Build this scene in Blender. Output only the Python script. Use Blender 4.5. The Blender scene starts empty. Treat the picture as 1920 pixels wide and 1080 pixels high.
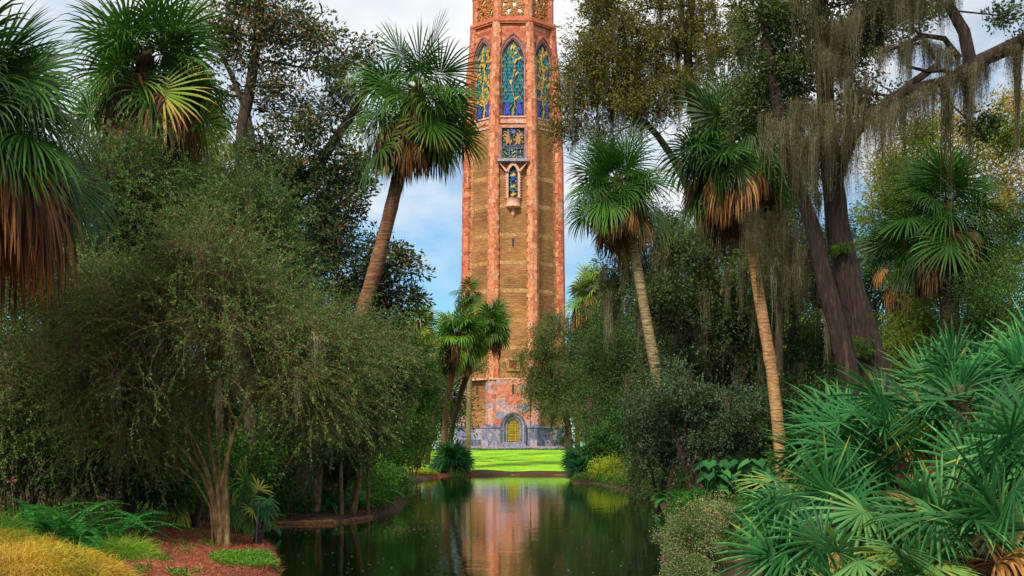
import bpy, math
import numpy as np
from math import radians as R
rs = np.random.default_rng(11)
SC = bpy.context.scene
COL = SC.collection
# ------------------------------------------------------------------ camera, sky, sun, exposure
F, H, HY, DT = 2433.0, 1.7, 842.0, 185.0      # focal length in photo pixels, eye height, horizon row, distance to tower
cam_d = bpy.data.cameras.new("camera"); cam = bpy.data.objects.new("camera", cam_d); COL.objects.link(cam)
cam.location = (0, 0, H); cam.rotation_euler = (R(90), 0, 0)
cam_d.sensor_width = 36; cam_d.lens = F/1920*36; cam_d.shift_y = (HY-540)/1920
cam_d.clip_start = .1; cam_d.clip_end = 5000
SC.camera = cam
SUN_EL, SUN_AZ = 46, -28           # degrees; azimuth from straight behind the camera, negative = from the left
wd = bpy.data.worlds.new("World"); SC.world = wd; wd.use_nodes = True
nt = wd.node_tree; nt.nodes.clear()
def nn(t, ty, **kw):
    n = t.nodes.new(ty)
    for k, v in kw.items(): setattr(n, k, v)
    return n
def ramp(t, stops, interp='LINEAR'):
    n = nn(t, 'ShaderNodeValToRGB'); cr = n.color_ramp; cr.interpolation = interp
    while len(cr.elements) > 1: cr.elements.remove(cr.elements[-1])
    for i, (p, c) in enumerate(stops):
        e = cr.elements[0] if i == 0 else cr.elements.new(p)
        e.position = p; e.color = (*c, 1)
    return n
sky = nn(nt, 'ShaderNodeTexSky', sky_type='NISHITA', sun_disc=False)
sky.sun_elevation = R(SUN_EL); sky.sun_rotation = R(180+SUN_AZ); sky.dust_density = .2; sky.ozone_density = 2.0; sky.air_density = 1.0
skyS = nn(nt, 'ShaderNodeMix', data_type='RGBA', blend_type='MULTIPLY'); skyS.inputs[0].default_value = 1
nt.links.new(sky.outputs[0], skyS.inputs[6]); skyS.inputs[7].default_value = (.60, .90, 1.05, 1)
tc = nn(nt, 'ShaderNodeTexCoord')
mp = nn(nt, 'ShaderNodeMapping'); mp.inputs['Scale'].default_value = (1.6, 1, 3.4); mp.inputs['Location'].default_value = (.35, 0, .62)
nt.links.new(tc.outputs['Generated'], mp.inputs[0])
n1 = nn(nt, 'ShaderNodeTexNoise'); n1.inputs['Scale'].default_value = 2.1; n1.inputs['Detail'].default_value = 9; n1.inputs['Roughness'].default_value = .55
nt.links.new(mp.outputs[0], n1.inputs['Vector'])
sp = nn(nt, 'ShaderNodeSeparateXYZ'); nt.links.new(tc.outputs['Generated'], sp.inputs[0])
mr = nn(nt, 'ShaderNodeMapRange'); mr.inputs[1].default_value = .10; mr.inputs[2].default_value = .33; mr.inputs[3].default_value = -.16; mr.inputs[4].default_value = .20
nt.links.new(sp.outputs[2], mr.inputs[0])
ad = nn(nt, 'ShaderNodeMath', operation='ADD'); nt.links.new(n1.outputs[0], ad.inputs[0]); nt.links.new(mr.outputs[0], ad.inputs[1])
cr = ramp(nt, [(.44, (.04, .04, .04)), (.64, (1, 1, 1))]); nt.links.new(ad.outputs[0], cr.inputs[0])
n2 = nn(nt, 'ShaderNodeTexNoise'); n2.inputs['Scale'].default_value = 5; n2.inputs['Detail'].default_value = 6
nt.links.new(mp.outputs[0], n2.inputs['Vector'])
cc = ramp(nt, [(.3, (6.6, 7.0, 7.4)), (.62, (9.2, 9.2, 9.1))]); nt.links.new(n2.outputs[0], cc.inputs[0])
mx = nn(nt, 'ShaderNodeMix', data_type='RGBA')
nt.links.new(cr.outputs[0], mx.inputs[0]); nt.links.new(skyS.outputs[2], mx.inputs[6]); nt.links.new(cc.outputs[0], mx.inputs[7])
bg = nn(nt, 'ShaderNodeBackground'); bg.inputs[1].default_value = .10
nt.links.new(mx.outputs[2], bg.inputs[0]); wo = nn(nt, 'ShaderNodeOutputWorld'); nt.links.new(bg.outputs[0], wo.inputs[0])
sun_d = bpy.data.lights.new("sun", 'SUN'); sun = bpy.data.objects.new("sun", sun_d); COL.objects.link(sun)
sun_d.energy = 4.3; sun_d.angle = R(6); sun_d.color = (1, .93, .82)
sun.rotation_euler = (R(90-SUN_EL), 0, R(SUN_AZ)); sun.location = (-20, -30, 60)
vs = SC.view_settings; vs.view_transform = 'Standard'; vs.look = 'None'; vs.exposure = .30; vs.gamma = 1; vs.use_curve_mapping = False
SC.cycles.max_bounces = 6; SC.cycles.diffuse_bounces = 3; SC.cycles.glossy_bounces = 3; SC.cycles.transmission_bounces = 3
SC.cycles.use_denoising = True

# ------------------------------------------------------------------ helpers
def P(px, py, D): return np.array([(px-960)/F*D, D, H-(py-HY)/F*D])
def W(px, py): D = F*H/(py-HY); return np.array([(px-960)/F*D, D])
def nrm(v): return v/np.maximum(np.linalg.norm(v, axis=-1, keepdims=True), 1e-9)
class Acc:
    def __init__(s): s.V = []; s.Fc = []; s.n = 0
    def add(s, V, Fs, v=None, mat=0, smooth=False):
        V = np.asarray(V, float).reshape(-1, 3); Fs = np.asarray(Fs, int)
        m = len(Fs); v = np.full(m, .5) if v is None else (np.full(m, float(v)) if np.isscalar(v) else np.asarray(v, float).reshape(-1))
        s.V.append(V); s.Fc.append((Fs+s.n, v, np.full(m, mat), np.full(m, smooth))); s.n += len(V)
    def box(s, x0, x1, y0, y1, z0, z1, v=.5, mat=0):
        V = [(x, y, z) for x in (x0, x1) for y in (y0, y1) for z in (z0, z1)]
        s.add(V, [(0, 1, 3, 2), (4, 6, 7, 5), (0, 4, 5, 1), (2, 3, 7, 6), (0, 2, 6, 4), (1, 5, 7, 3)], v, mat)
    def mesh(s, name, mats, origin=(0, 0, 0)):
        me = bpy.data.meshes.new(name)
        V = np.concatenate(s.V)-np.asarray(origin, float)
        loops = np.concatenate([f[0].ravel() for f in s.Fc]); tot = np.concatenate([np.full(len(f[0]), f[0].shape[1]) for f in s.Fc])
        start = np.concatenate([[0], np.cumsum(tot)[:-1]])
        me.vertices.add(len(V)); me.vertices.foreach_set('co', V.ravel().astype(np.float32))
        me.loops.add(len(loops)); me.loops.foreach_set('vertex_index', loops.astype(np.int32))
        me.polygons.add(len(tot)); me.polygons.foreach_set('loop_start', start.astype(np.int32))
        me.polygons.foreach_set('loop_total', tot.astype(np.int32))
        me.polygons.foreach_set('material_index', np.concatenate([f[2] for f in s.Fc]).astype(np.int32))
        me.polygons.foreach_set('use_smooth', np.concatenate([f[3] for f in s.Fc]).astype(bool))
        for m in (mats if isinstance(mats, (list, tuple)) else [mats]): me.materials.append(m)
        a = me.attributes.new('v', 'FLOAT', 'FACE'); a.data.foreach_set('value', np.clip(np.concatenate([f[1] for f in s.Fc]), 0, 1).astype(np.float32))
        me.update(calc_edges=True); me.validate()
        return me
    def obj(s, name, mats, parent=None, origin=None):
        if origin is None:
            origin = np.zeros(3); q = parent
            while q is not None: origin = origin+np.array(q.location); q = q.parent
            origin = tuple(origin)
        o = bpy.data.objects.new(name, s.mesh(name, mats, origin)); COL.objects.link(o)
        if parent is not None: o.parent = parent
        else: o.location = origin
        return o
def tag(o, label=None, cat=None, group=None, kind=None):
    if label: o['label'] = label
    if cat: o['category'] = cat
    if group: o['group'] = group
    if kind: o['kind'] = kind
    return o
def thing(name, label, cat, loc, group=None):
    o = bpy.data.objects.new(name, None); COL.objects.link(o); o.location = tuple(float(c) for c in loc); o.empty_display_size = .3
    return tag(o, label, cat, group)
def tube(acc, Pt, Rd, n=8, v=.5, mat=0, cap=True, lump=0, wob=None):
    Pt = np.asarray(Pt, float); k = len(Pt); Rd = np.broadcast_to(np.asarray(Rd, float), (k,))
    T = nrm(np.gradient(Pt, axis=0)); up = np.array([0.13, 1, .07]) if abs(T[0][1]) < .8 else np.array([1, .1, .1])
    A = nrm(np.cross(T, up)); B = np.cross(T, A); th = np.linspace(0, 2*np.pi, n, endpoint=False)
    rr = np.repeat(Rd[:, None], n, 1)
    if lump: rr = rr*(1+lump*rs.normal(size=rr.shape)*.5)
    V = Pt[:, None]+rr[..., None]*(np.cos(th)[None, :, None]*A[:, None]+np.sin(th)[None, :, None]*B[:, None])
    i = np.arange(k-1)[:, None]*n; j = np.arange(n)[None]; jn = (j+1) % n
    acc.add(V, np.stack([i+j, i+jn, i+n+jn, i+n+j], -1).reshape(-1, 4), v, mat, True)
    if cap and Rd[-1] > .01:
        acc.add(V[-1], [list(range(n))], v, mat)
def segs(acc, A, B, Ra, Rb, n=5, v=.5, mat=0):
    A = np.asarray(A, float); B = np.asarray(B, float); m = len(A)
    if m == 0: return
    T = nrm(B-A); up = np.where(np.abs(T[:, 2:3]) > .9, [[1., 0, 0]], [[0., 0, 1]]); X = nrm(np.cross(T, up)); Y = np.cross(T, X)
    th = np.linspace(0, 2*np.pi, n, endpoint=False); c = np.cos(th)[None, :, None]; s_ = np.sin(th)[None, :, None]
    ring = c*X[:, None]+s_*Y[:, None]
    V = np.stack([A[:, None]+ring*np.asarray(Ra)[:, None, None], B[:, None]+ring*np.asarray(Rb)[:, None, None]], 1)  # m,2,n,3
    b = np.arange(m)[:, None]*2*n; j = np.arange(n)[None]; jn = (j+1) % n
    acc.add(V, np.stack([b+j, b+jn, b+n+jn, b+n+j], -1).reshape(-1, 4), v, mat, True)
def leafq(acc, C, D, N, L, Wd, v, mat=0, fold=.12):
    D = nrm(D); S = nrm(np.cross(D, N)); Nn = np.cross(S, D); L = np.asarray(L)[:, None]; Wd = np.asarray(Wd)[:, None]
    V = np.stack([C, C+D*L*.45+S*Wd*.5+Nn*L*fold, C+D*L, C+D*L*.45-S*Wd*.5+Nn*L*fold], 1)
    acc.add(V, np.arange(len(C)*4).reshape(-1, 4), v, mat)
def catmull(pts, rad, step):
    pts = np.asarray(pts, float); rad = np.asarray(rad, float); out = []; orr = []
    Q = np.vstack([2*pts[0]-pts[1], pts, 2*pts[-1]-pts[-2]])
    for i in range(len(pts)-1):
        m = max(1, int(np.linalg.norm(pts[i+1]-pts[i])/step))
        for t in np.arange(m)/m:
            a, b, c, d = Q[i:i+4]
            out.append(.5*((2*b)+(-a+c)*t+(2*a-5*b+4*c-d)*t*t+(-a+3*b-3*c+d)*t**3)); orr.append(rad[i]*(1-t)+rad[i+1]*t)
    out.append(pts[-1]); orr.append(rad[-1])
    return np.array(out), np.array(orr)

# ------------------------------------------------------------------ materials
def newmat(name):
    m = bpy.data.materials.new(name); m.use_nodes = True; t = m.node_tree; t.nodes.clear()
    return m, t, nn(t, 'ShaderNodeOutputMaterial')
def leafmat(name, stops, rough=.45, trans=.25, spec=.4):
    m, t, out = newmat(name)
    at = nn(t, 'ShaderNodeAttribute', attribute_name='v'); r = ramp(t, stops); t.links.new(at.outputs['Fac'], r.inputs[0])
    g = nn(t, 'ShaderNodeNewGeometry'); nz = nn(t, 'ShaderNodeTexNoise'); nz.inputs['Scale'].default_value = .8; nz.inputs['Detail'].default_value = 3
    t.links.new(g.outputs['Position'], nz.inputs['Vector'])
    hs = nn(t, 'ShaderNodeHueSaturation'); t.links.new(r.outputs[0], hs.inputs['Color'])
    m1 = nn(t, 'ShaderNodeMapRange'); m1.inputs[1].default_value = .3; m1.inputs[2].default_value = .7; m1.inputs[3].default_value = .7; m1.inputs[4].default_value = 1.3
    t.links.new(nz.outputs[0], m1.inputs[0]); t.links.new(m1.outputs[0], hs.inputs['Value'])
    p = nn(t, 'ShaderNodeBsdfPrincipled'); p.inputs['Roughness'].default_value = rough; p.inputs['Specular IOR Level'].default_value = spec
    tr = nn(t, 'ShaderNodeBsdfTranslucent'); ms = nn(t, 'ShaderNodeMixShader'); ms.inputs[0].default_value = trans
    t.links.new(hs.outputs[0], p.inputs['Base Color']); t.links.new(hs.outputs[0], tr.inputs['Color'])
    t.links.new(p.outputs[0], ms.inputs[1]); t.links.new(tr.outputs[0], ms.inputs[2]); t.links.new(ms.outputs[0], out.inputs[0])
    return m
def noisemat(name, stops, scale=3, stretch=(1, 1, 1), rough=.8, bump=.3, detail=8, spec=.3, dist=.05, usev=0, fine=None):
    m, t, out = newmat(name)
    g = nn(t, 'ShaderNodeNewGeometry'); mp_ = nn(t, 'ShaderNodeMapping'); mp_.inputs['Scale'].default_value = stretch
    t.links.new(g.outputs['Position'], mp_.inputs[0])
    nz = nn(t, 'ShaderNodeTexNoise'); nz.inputs['Scale'].default_value = scale; nz.inputs['Detail'].default_value = detail; nz.inputs['Roughness'].default_value = .62
    t.links.new(mp_.outputs[0], nz.inputs['Vector']); src = nz.outputs[0]
    if usev:
        at = nn(t, 'ShaderNodeAttribute', attribute_name='v'); a = nn(t, 'ShaderNodeMath', operation='MULTIPLY_ADD'); a.inputs[1].default_value = usev
        s2 = nn(t, 'ShaderNodeMath', operation='SUBTRACT'); t.links.new(at.outputs['Fac'], s2.inputs[0]); s2.inputs[1].default_value = .5
        t.links.new(s2.outputs[0], a.inputs[0]); t.links.new(src, a.inputs[2]); src = a.outputs[0]
    r = ramp(t, stops); t.links.new(src, r.inputs[0]); colr = r.outputs[0]
    if fine:
        n3 = nn(t, 'ShaderNodeTexNoise'); n3.inputs['Scale'].default_value = fine; n3.inputs['Detail'].default_value = 4; t.links.new(mp_.outputs[0], n3.inputs['Vector'])
        hs = nn(t, 'ShaderNodeHueSaturation'); m1 = nn(t, 'ShaderNodeMapRange'); m1.inputs[1].default_value = .3; m1.inputs[2].default_value = .7; m1.inputs[3].default_value = .6; m1.inputs[4].default_value = 1.35
        t.links.new(n3.outputs[0], m1.inputs[0]); t.links.new(m1.outputs[0], hs.inputs['Value']); t.links.new(colr, hs.inputs['Color']); colr = hs.outputs[0]
    p = nn(t, 'ShaderNodeBsdfPrincipled'); p.inputs['Roughness'].default_value = rough; p.inputs['Specular IOR Level'].default_value = spec
    t.links.new(colr, p.inputs['Base Color'])
    if bump:
        b = nn(t, 'ShaderNodeBump'); b.inputs['Strength'].default_value = bump; b.inputs['Distance'].default_value = dist
        t.links.new(nz.outputs[0], b.inputs['Height']); t.links.new(b.outputs[0], p.inputs['Normal'])
    t.links.new(p.outputs[0], out.inputs[0])
    return m
def palmbark(name, c1, c2, c3):
    m, t, out = newmat(name)
    g = nn(t, 'ShaderNodeNewGeometry'); mp_ = nn(t, 'ShaderNodeMapping'); mp_.inputs['Scale'].default_value = (1, 1, 5)
    t.links.new(g.outputs['Position'], mp_.inputs[0])
    nz = nn(t, 'ShaderNodeTexNoise'); nz.inputs['Scale'].default_value = 4; nz.inputs['Detail'].default_value = 8; nz.inputs['Roughness'].default_value = .7
    t.links.new(mp_.outputs[0], nz.inputs['Vector'])
    wv = nn(t, 'ShaderNodeTexWave', bands_direction='Z'); wv.inputs['Scale'].default_value = 3.2; wv.inputs['Distortion'].default_value = 5; wv.inputs['Detail'].default_value = 3
    wv.inputs['Detail Scale'].default_value = 3; t.links.new(g.outputs['Position'], wv.inputs['Vector'])
    a = nn(t, 'ShaderNodeMath', operation='MULTIPLY_ADD'); t.links.new(wv.outputs['Fac'], a.inputs[0]); a.inputs[1].default_value = .10; t.links.new(nz.outputs[0], a.inputs[2])
    r = ramp(t, [(.36, c1), (.54, c2), (.70, c3)]); t.links.new(a.outputs[0], r.inputs[0])
    p = nn(t, 'ShaderNodeBsdfPrincipled'); p.inputs['Roughness'].default_value = .85; p.inputs['Specular IOR Level'].default_value = .2
    t.links.new(r.outputs[0], p.inputs['Base Color']); b = nn(t, 'ShaderNodeBump'); b.inputs['Strength'].default_value = .6; b.inputs['Distance'].default_value = .05
    t.links.new(a.outputs[0], b.inputs['Height']); t.links.new(b.outputs[0], p.inputs['Normal']); t.links.new(p.outputs[0], out.inputs[0])
    return m
M = {}
M['palm'] = leafmat('palm_leaf', [(0, (.014, .042, .006)), (.3, (.035, .105, .010)), (.5, (.075, .18, .016)), (.66, (.17, .27, .03)), (.78, (.33, .30, .05)), (.9, (.42, .21, .05)), (1, (.27, .11, .035))], .48, .28, .22)
M['palmdead'] = leafmat('dead_palm_leaf', [(0, (.035, .02, .012)), (.3, (.10, .048, .022)), (.6, (.24, .11, .038)), (.82, (.44, .20, .055)), (1, (.52, .32, .09))], .65, .3, .15)
M['palmetto'] = leafmat('palmetto_leaf', [(0, (.008, .045, .012)), (.25, (.014, .080, .020)), (.45, (.038, .180, .045)), (.6, (.12, .31, .09)), (.74, (.20, .33, .05)), (.9, (.36, .34, .05)), (1, (.34, .18, .07))], .5, .32, .15)
M['silver'] = leafmat('silver_palmetto_leaf', [(0, (.06, .16, .11)), (1, (.20, .34, .28))], .4, .2)
M['magn'] = leafmat('magnolia_leaf', [(0, (.012, .024, .008)), (.4, (.030, .062, .014)), (.62, (.075, .11, .022)), (.8, (.16, .10, .025)), (1, (.32, .13, .03))], .4, .2, .35)
M['oak'] = leafmat('oak_leaf', [(0, (.04, .045, .008)), (.4, (.115, .12, .014)), (.75, (.23, .20, .025)), (1, (.32, .22, .035))], .5, .35, .25)
M['oakdark'] = leafmat('dark_oak_leaf', [(0, (.014, .028, .008)), (.5, (.045, .085, .016)), (1, (.12, .15, .03))], .45, .25, .3)
M['fine'] = leafmat('fine_leaf', [(0, (.030, .065, .010)), (.4, (.072, .165, .028)), (.75, (.150, .25, .055)), (1, (.34, .31, .13))], .5, .35, .25)
M['fineolive'] = leafmat('fine_olive_leaf', [(0, (.035, .05, .012)), (.4, (.085, .16, .036)), (.75, (.175, .25, .07)), (1, (.36, .30, .16))], .5, .35, .25)
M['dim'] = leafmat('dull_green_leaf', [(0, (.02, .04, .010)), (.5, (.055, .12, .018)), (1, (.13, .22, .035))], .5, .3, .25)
M['grey'] = leafmat('grey_green_leaf', [(0, (.014, .03, .012)), (.5, (.045, .09, .03)), (1, (.14, .21, .09))], .42, .25, .35)
M['green'] = leafmat('bright_green_leaf', [(0, (.02, .055, .006)), (.5, (.055, .16, .012)), (1, (.12, .30, .02))], .5, .35, .25)
M['lime'] = leafmat('yellow_green_leaf', [(0, (.065, .095, .008)), (.5, (.17, .25, .010)), (1, (.36, .42, .02))], .5, .4, .25)
M['gold'] = leafmat('golden_leaf', [(0, (.14, .12, .012)), (.5, (.36, .27, .02)), (1, (.64, .42, .05))], .5, .5, .2)
M['fern'] = leafmat('fern_leaf', [(0, (.010, .045, .008)), (.5, (.022, .14, .018)), (1, (.06, .30, .03))], .5, .35, .25)
M['big'] = leafmat('broad_leaf', [(0, (.010, .05, .014)), (.6, (.025, .12, .03)), (1, (.055, .20, .045))], .45, .3, .2)
M['ygrass'] = leafmat('golden_grass', [(0, (.08, .12, .008)), (.3, (.26, .25, .015)), (.65, (.55, .35, .022)), (1, (.68, .42, .06))], .6, .3)
M['ggrass'] = leafmat('green_grass', [(0, (.03, .10, .01)), (.5, (.12, .27, .015)), (1, (.32, .42, .03))], .55, .35)
M['needle'] = leafmat('pine_straw', [(0, (.05, .018, .012)), (.4, (.20, .05, .024)), (.75, (.38, .105, .045)), (1, (.50, .24, .12))], .7, .1)
M['pink'] = leafmat('small_flower', [(0, (.30, .13, .08)), (.6, (.50, .30, .20)), (1, (.7, .58, .45))], .6, .3)
M['moss'] = leafmat('spanish_moss', [(0, (.04, .034, .017)), (.35, (.10, .088, .042)), (.65, (.18, .16, .085)), (1, (.33, .29, .20))], .85, .3, .1)
M['mossgreen'] = leafmat('green_moss', [(0, (.06, .08, .015)), (1, (.22, .24, .05))], .85, .3, .1)
M['bark'] = noisemat('grey_bark', [(.3, (.018, .012, .008)), (.55, (.055, .036, .022)), (.75, (.13, .09, .058))], 13, (1, 1, .16), .9, .8, dist=.06)
M['barkred'] = noisemat('dark_red_bark', [(.3, (.012, .007, .005)), (.55, (.036, .020, .014)), (.75, (.10, .060, .042))], 15, (1, 1, .14), .9, 1.0, dist=.07, fine=26)
M['barkgreen'] = noisemat('mossy_bark', [(.3, (.05, .028, .010)), (.5, (.14, .085, .032)), (.7, (.30, .21, .10))], 16, (1, 1, .35), .9, .7)
M['pbtan'] = palmbark('tan_palm_bark', (.13, .055, .02), (.36, .185, .07), (.52, .33, .16))
M['pblich'] = palmbark('lichen_palm_bark', (.06, .035, .018), (.22, .15, .065), (.34, .31, .15))
M['pbbrown'] = palmbark('brown_palm_bark', (.07, .028, .016), (.17, .075, .036), (.26, .14, .075))
M['pbdark'] = palmbark('dark_palm_bark', (.02, .012, .010), (.055, .03, .02), (.11, .065, .04))

# ------------------------------------------------------------------ ground, water, lawn
POLY = np.array([(-2.3, -8), (-2.5, 9), W(522, 1079), W(520, 1050), W(512, 1030), W(496, 1014), W(470, 1004), W(448, 994), W(470, 985), W(520, 984), W(590, 982), W(650, 978),
                 W(700, 971), W(748, 962), W(768, 935), W(774, 912), W(800, 899), W(845, 892), W(960, 890.5), W(1074, 891), W(1074, 908), W(1110, 906), W(1180, 922), W(1236, 944),
                 W(1250, 975), W(1244, 1010), W(1240, 1045), W(1246, 1079), (2.0, 9), (1.6, -8)])
def polydist(X, Y):
    Pq = np.stack([X, Y], -1); d = np.full(X.shape, 1e9); ins = np.zeros(X.shape, bool)
    for i in range(len(POLY)):
        a = POLY[i-1]; b = POLY[i]; ab = b-a; t = np.clip(((Pq-a)@ab)/(ab@ab), 0, 1)
        d = np.minimum(d, np.linalg.norm(Pq-(a+t[..., None]*ab), axis=-1))
        c = ((a[1] > Y) != (b[1] > Y)) & (X < (b[0]-a[0])*(Y-a[1])/(b[1]-a[1]+1e-12)+a[0]); ins ^= c
    return np.where(ins, -d, d)
def sst(x): x = np.clip(x, 0, 1); return x*x*(3-2*x)
def gz(X, Y):
    X = np.asarray(X, float); Y = np.asarray(Y, float); d = polydist(X, Y)
    z = np.where(d > 0, .08*sst(d/.12)+.24*(1-np.exp(-np.maximum(d, 0)/1.2)), -1.1*sst(-d/1.2)-.02)
    z = z+(1.06*sst((Y-86)/31)+.14*sst((Y-120)/45))*(d > 0)
    z = z+(d > .3)*(.05*np.sin(X*1.3+Y*.7)*np.sin(Y*1.1-X*.4))*np.minimum(1, d)
    return z
def g1(x, y): return float(gz(np.array([x]), np.array([y]))[0])
def axis(edges):
    out = []
    for a, b, s in edges: out += list(np.arange(a, b, s))
    return np.array(out+[edges[-1][1]])
def grid(name, xs, ys, zf, mat, label=None):
    X, Y = np.meshgrid(xs, ys); Z = zf(X, Y); a = Acc(); nx = len(xs)
    i = np.arange(len(ys)-1)[:, None]*nx; j = np.arange(nx-1)[None]
    a.add(np.stack([X, Y, Z], -1), np.stack([i+j, i+j+1, i+nx+j+1, i+nx+j], -1).reshape(-1, 4), .5, 0, True)
    o = a.obj(name, mat); tag(o, label, kind='structure'); return o
def groundmat():
    m, t, out = newmat('ground_cover_soil')
    g = nn(t, 'ShaderNodeNewGeometry'); nz = nn(t, 'ShaderNodeTexNoise'); nz.inputs['Scale'].default_value = 7; nz.inputs['Detail'].default_value = 10; nz.inputs['Roughness'].default_value = .75
    t.links.new(g.outputs['Position'], nz.inputs['Vector'])
    mul = ramp(t, [(.3, (.05, .018, .012)), (.5, (.20, .052, .026)), (.7, (.36, .12, .06))]); t.links.new(nz.outputs[0], mul.inputs[0])
    soil = ramp(t, [(.3, (.018, .012, .007)), (.55, (.06, .036, .02)), (.75, (.13, .08, .04))]); t.links.new(nz.outputs[0], soil.inputs[0])
    sp_ = nn(t, 'ShaderNodeSeparateXYZ'); t.links.new(g.outputs['Position'], sp_.inputs[0])
    def band(ax, a, b, c, d):
        up = nn(t, 'ShaderNodeMapRange'); up.inputs[1].default_value = a; up.inputs[2].default_value = b; t.links.new(sp_.outputs[ax], up.inputs[0])
        dn = nn(t, 'ShaderNodeMapRange'); dn.inputs[1].default_value = c; dn.inputs[2].default_value = d; dn.inputs[3].default_value = 1; dn.inputs[4].default_value = 0; t.links.new(sp_.outputs[ax], dn.inputs[0])
        q = nn(t, 'ShaderNodeMath', operation='MULTIPLY'); t.links.new(up.outputs[0], q.inputs[0]); t.links.new(dn.outputs[0], q.inputs[1]); return q
    a = band(1, -30, -20, 21, 25); b = band(0, -30, -20, 1, 2); q = nn(t, 'ShaderNodeMath', operation='MULTIPLY'); t.links.new(a.outputs[0], q.inputs[0]); t.links.new(b.outputs[0], q.inputs[1])
    a2 = band(1, 74, 76, 88, 91); b2 = band(0, -10, -8, -3, -2); q2 = nn(t, 'ShaderNodeMath', operation='MULTIPLY'); t.links.new(a2.outputs[0], q2.inputs[0]); t.links.new(b2.outputs[0], q2.inputs[1])
    mxx = nn(t, 'ShaderNodeMath', operation='MAXIMUM'); t.links.new(q.outputs[0], mxx.inputs[0]); t.links.new(q2.outputs[0], mxx.inputs[1])
    c = nn(t, 'ShaderNodeMix', data_type='RGBA'); t.links.new(mxx.outputs[0], c.inputs[0]); t.links.new(soil.outputs[0], c.inputs[6]); t.links.new(mul.outputs[0], c.inputs[7])
    p = nn(t, 'ShaderNodeBsdfPrincipled'); p.inputs['Roughness'].default_value = .95; p.inputs['Specular IOR Level'].default_value = .15; t.links.new(c.outputs[2], p.inputs['Base Color'])
    bp = nn(t, 'ShaderNodeBump'); bp.inputs['Strength'].default_value = .8; bp.inputs['Distance'].default_value = .05; t.links.new(nz.outputs[0], bp.inputs['Height']); t.links.new(bp.outputs[0], p.inputs['Normal'])
    t.links.new(p.outputs[0], out.inputs[0]); return m
grid('ground', axis([(-1500, -200, 100), (-200, -40, 10), (-40, -12, 1), (-12, 12, .16), (12, 40, 1), (40, 200, 10), (200, 1500, 100)]),
     axis([(-60, 0, 5), (0, 34, .16), (34, 95, .5), (95, 240, 2.5), (240, 1000, 60), (1000, 2600, 200)]), gz, groundmat())
def watermat():
    m, t, out = newmat('pond_water')
    g = nn(t, 'ShaderNodeNewGeometry')
    mp_ = nn(t, 'ShaderNodeMapping'); mp_.inputs['Scale'].default_value = (1, .9, 1); t.links.new(g.outputs['Position'], mp_.inputs[0])
    a = nn(t, 'ShaderNodeTexNoise'); a.inputs['Scale'].default_value = 3.2; a.inputs['Detail'].default_value = 4; t.links.new(mp_.outputs[0], a.inputs['Vector'])
    b_ = nn(t, 'ShaderNodeTexNoise'); b_.inputs['Scale'].default_value = .5; b_.inputs['Detail'].default_value = 2; t.links.new(mp_.outputs[0], b_.inputs['Vector'])
    s1 = nn(t, 'ShaderNodeMath', operation='MULTIPLY_ADD'); t.links.new(b_.outputs[0], s1.inputs[0]); s1.inputs[1].default_value = 2.2; t.links.new(a.outputs[0], s1.inputs[2])
    bp = nn(t, 'ShaderNodeBump'); bp.inputs['Strength'].default_value = .24; bp.inputs['Distance'].default_value = .012; t.links.new(s1.outputs[0], bp.inputs['Height'])
    p = nn(t, 'ShaderNodeBsdfPrincipled'); p.inputs['Base Color'].default_value = (.003, .007, .002, 1); p.inputs['Roughness'].default_value = .02; p.inputs['IOR'].default_value = 1.45
    t.links.new(bp.outputs[0], p.inputs['Normal']); t.links.new(p.outputs[0], out.inputs[0]); return m
wa = Acc(); wa.add([(-14, -40, 0), (14, -40, 0), (14, 92, 0), (-14, 92, 0)], [(0, 1, 2, 3)])
tag(wa.obj('water', watermat()), kind='structure')
M['lawn'] = noisemat('lawn_grass', [(.3, (.10, .27, .001)), (.5, (.19, .42, .001)), (.7, (.31, .48, .002))], .5, (1, .5, 1), .9, .5, dist=.03, fine=9)
def lawnz(X, Y): return np.where(polydist(X, Y) > .04, gz(X, Y)+.03, -.6)
grid('lawn', axis([(-11, 11, .25)]), axis([(86, 92, .15), (92, 172, 1.0)]), lawnz, M['lawn'])

# ------------------------------------------------------------------ the tower
CX = .15
A_Z = np.array([0, 1.8, 11.3, 11.5, 20.4, 42.9, 52.8, 57.6, 60.6, 61.2, 70]); A_A = np.array([7.62, 7.62, 7.55, 7.35, 7.28, 7.0, 6.62, 6.15, 5.98, 5.66, 5.62])
def aout(z): return np.interp(z, A_Z, A_A)
def zf(y, a=6.5): return H+(HY-y)*(DT-a)/F
def prot(k, u, n, z):   # facet frame: k=0 faces the camera; u to the right, n outward
    th = -np.pi/2+k*np.pi/4; u, n, z = np.broadcast_arrays(np.asarray(u, float), np.asarray(n, float), np.asarray(z, float))
    return np.stack([CX+n*np.cos(th)-u*np.sin(th), DT+n*np.sin(th)+u*np.cos(th), z], -1)
def stonemat(name, stops, scale=1.4, bump=.3, rough=.6, veins=.5):
    return noisemat(name, stops, scale, (1, 1, 1), rough, bump, 10, .35, .04, usev=.55, fine=3.5)
M['marble'] = stonemat('pink_marble', [(.1, (.32, .085, .045)), (.3, (.45, .13, .055)), (.45, (.54, .18, .075)), (.6, (.59, .225, .10)), (.75, (.58, .29, .155)), (.95, (.36, .19, .15))])
M['marblered'] = stonemat('red_marble', [(.1, (.27, .06, .035)), (.35, (.42, .095, .04)), (.6, (.53, .155, .065)), (.8, (.56, .25, .13)), (.95, (.26, .14, .12))])
M['marbleblue'] = stonemat('blue_pink_marble', [(.15, (.36, .10, .07)), (.35, (.50, .16, .09)), (.52, (.54, .25, .17)), (.66, (.40, .26, .26)), (.8, (.20, .20, .30)), (.95, (.36, .33, .40))])
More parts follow.
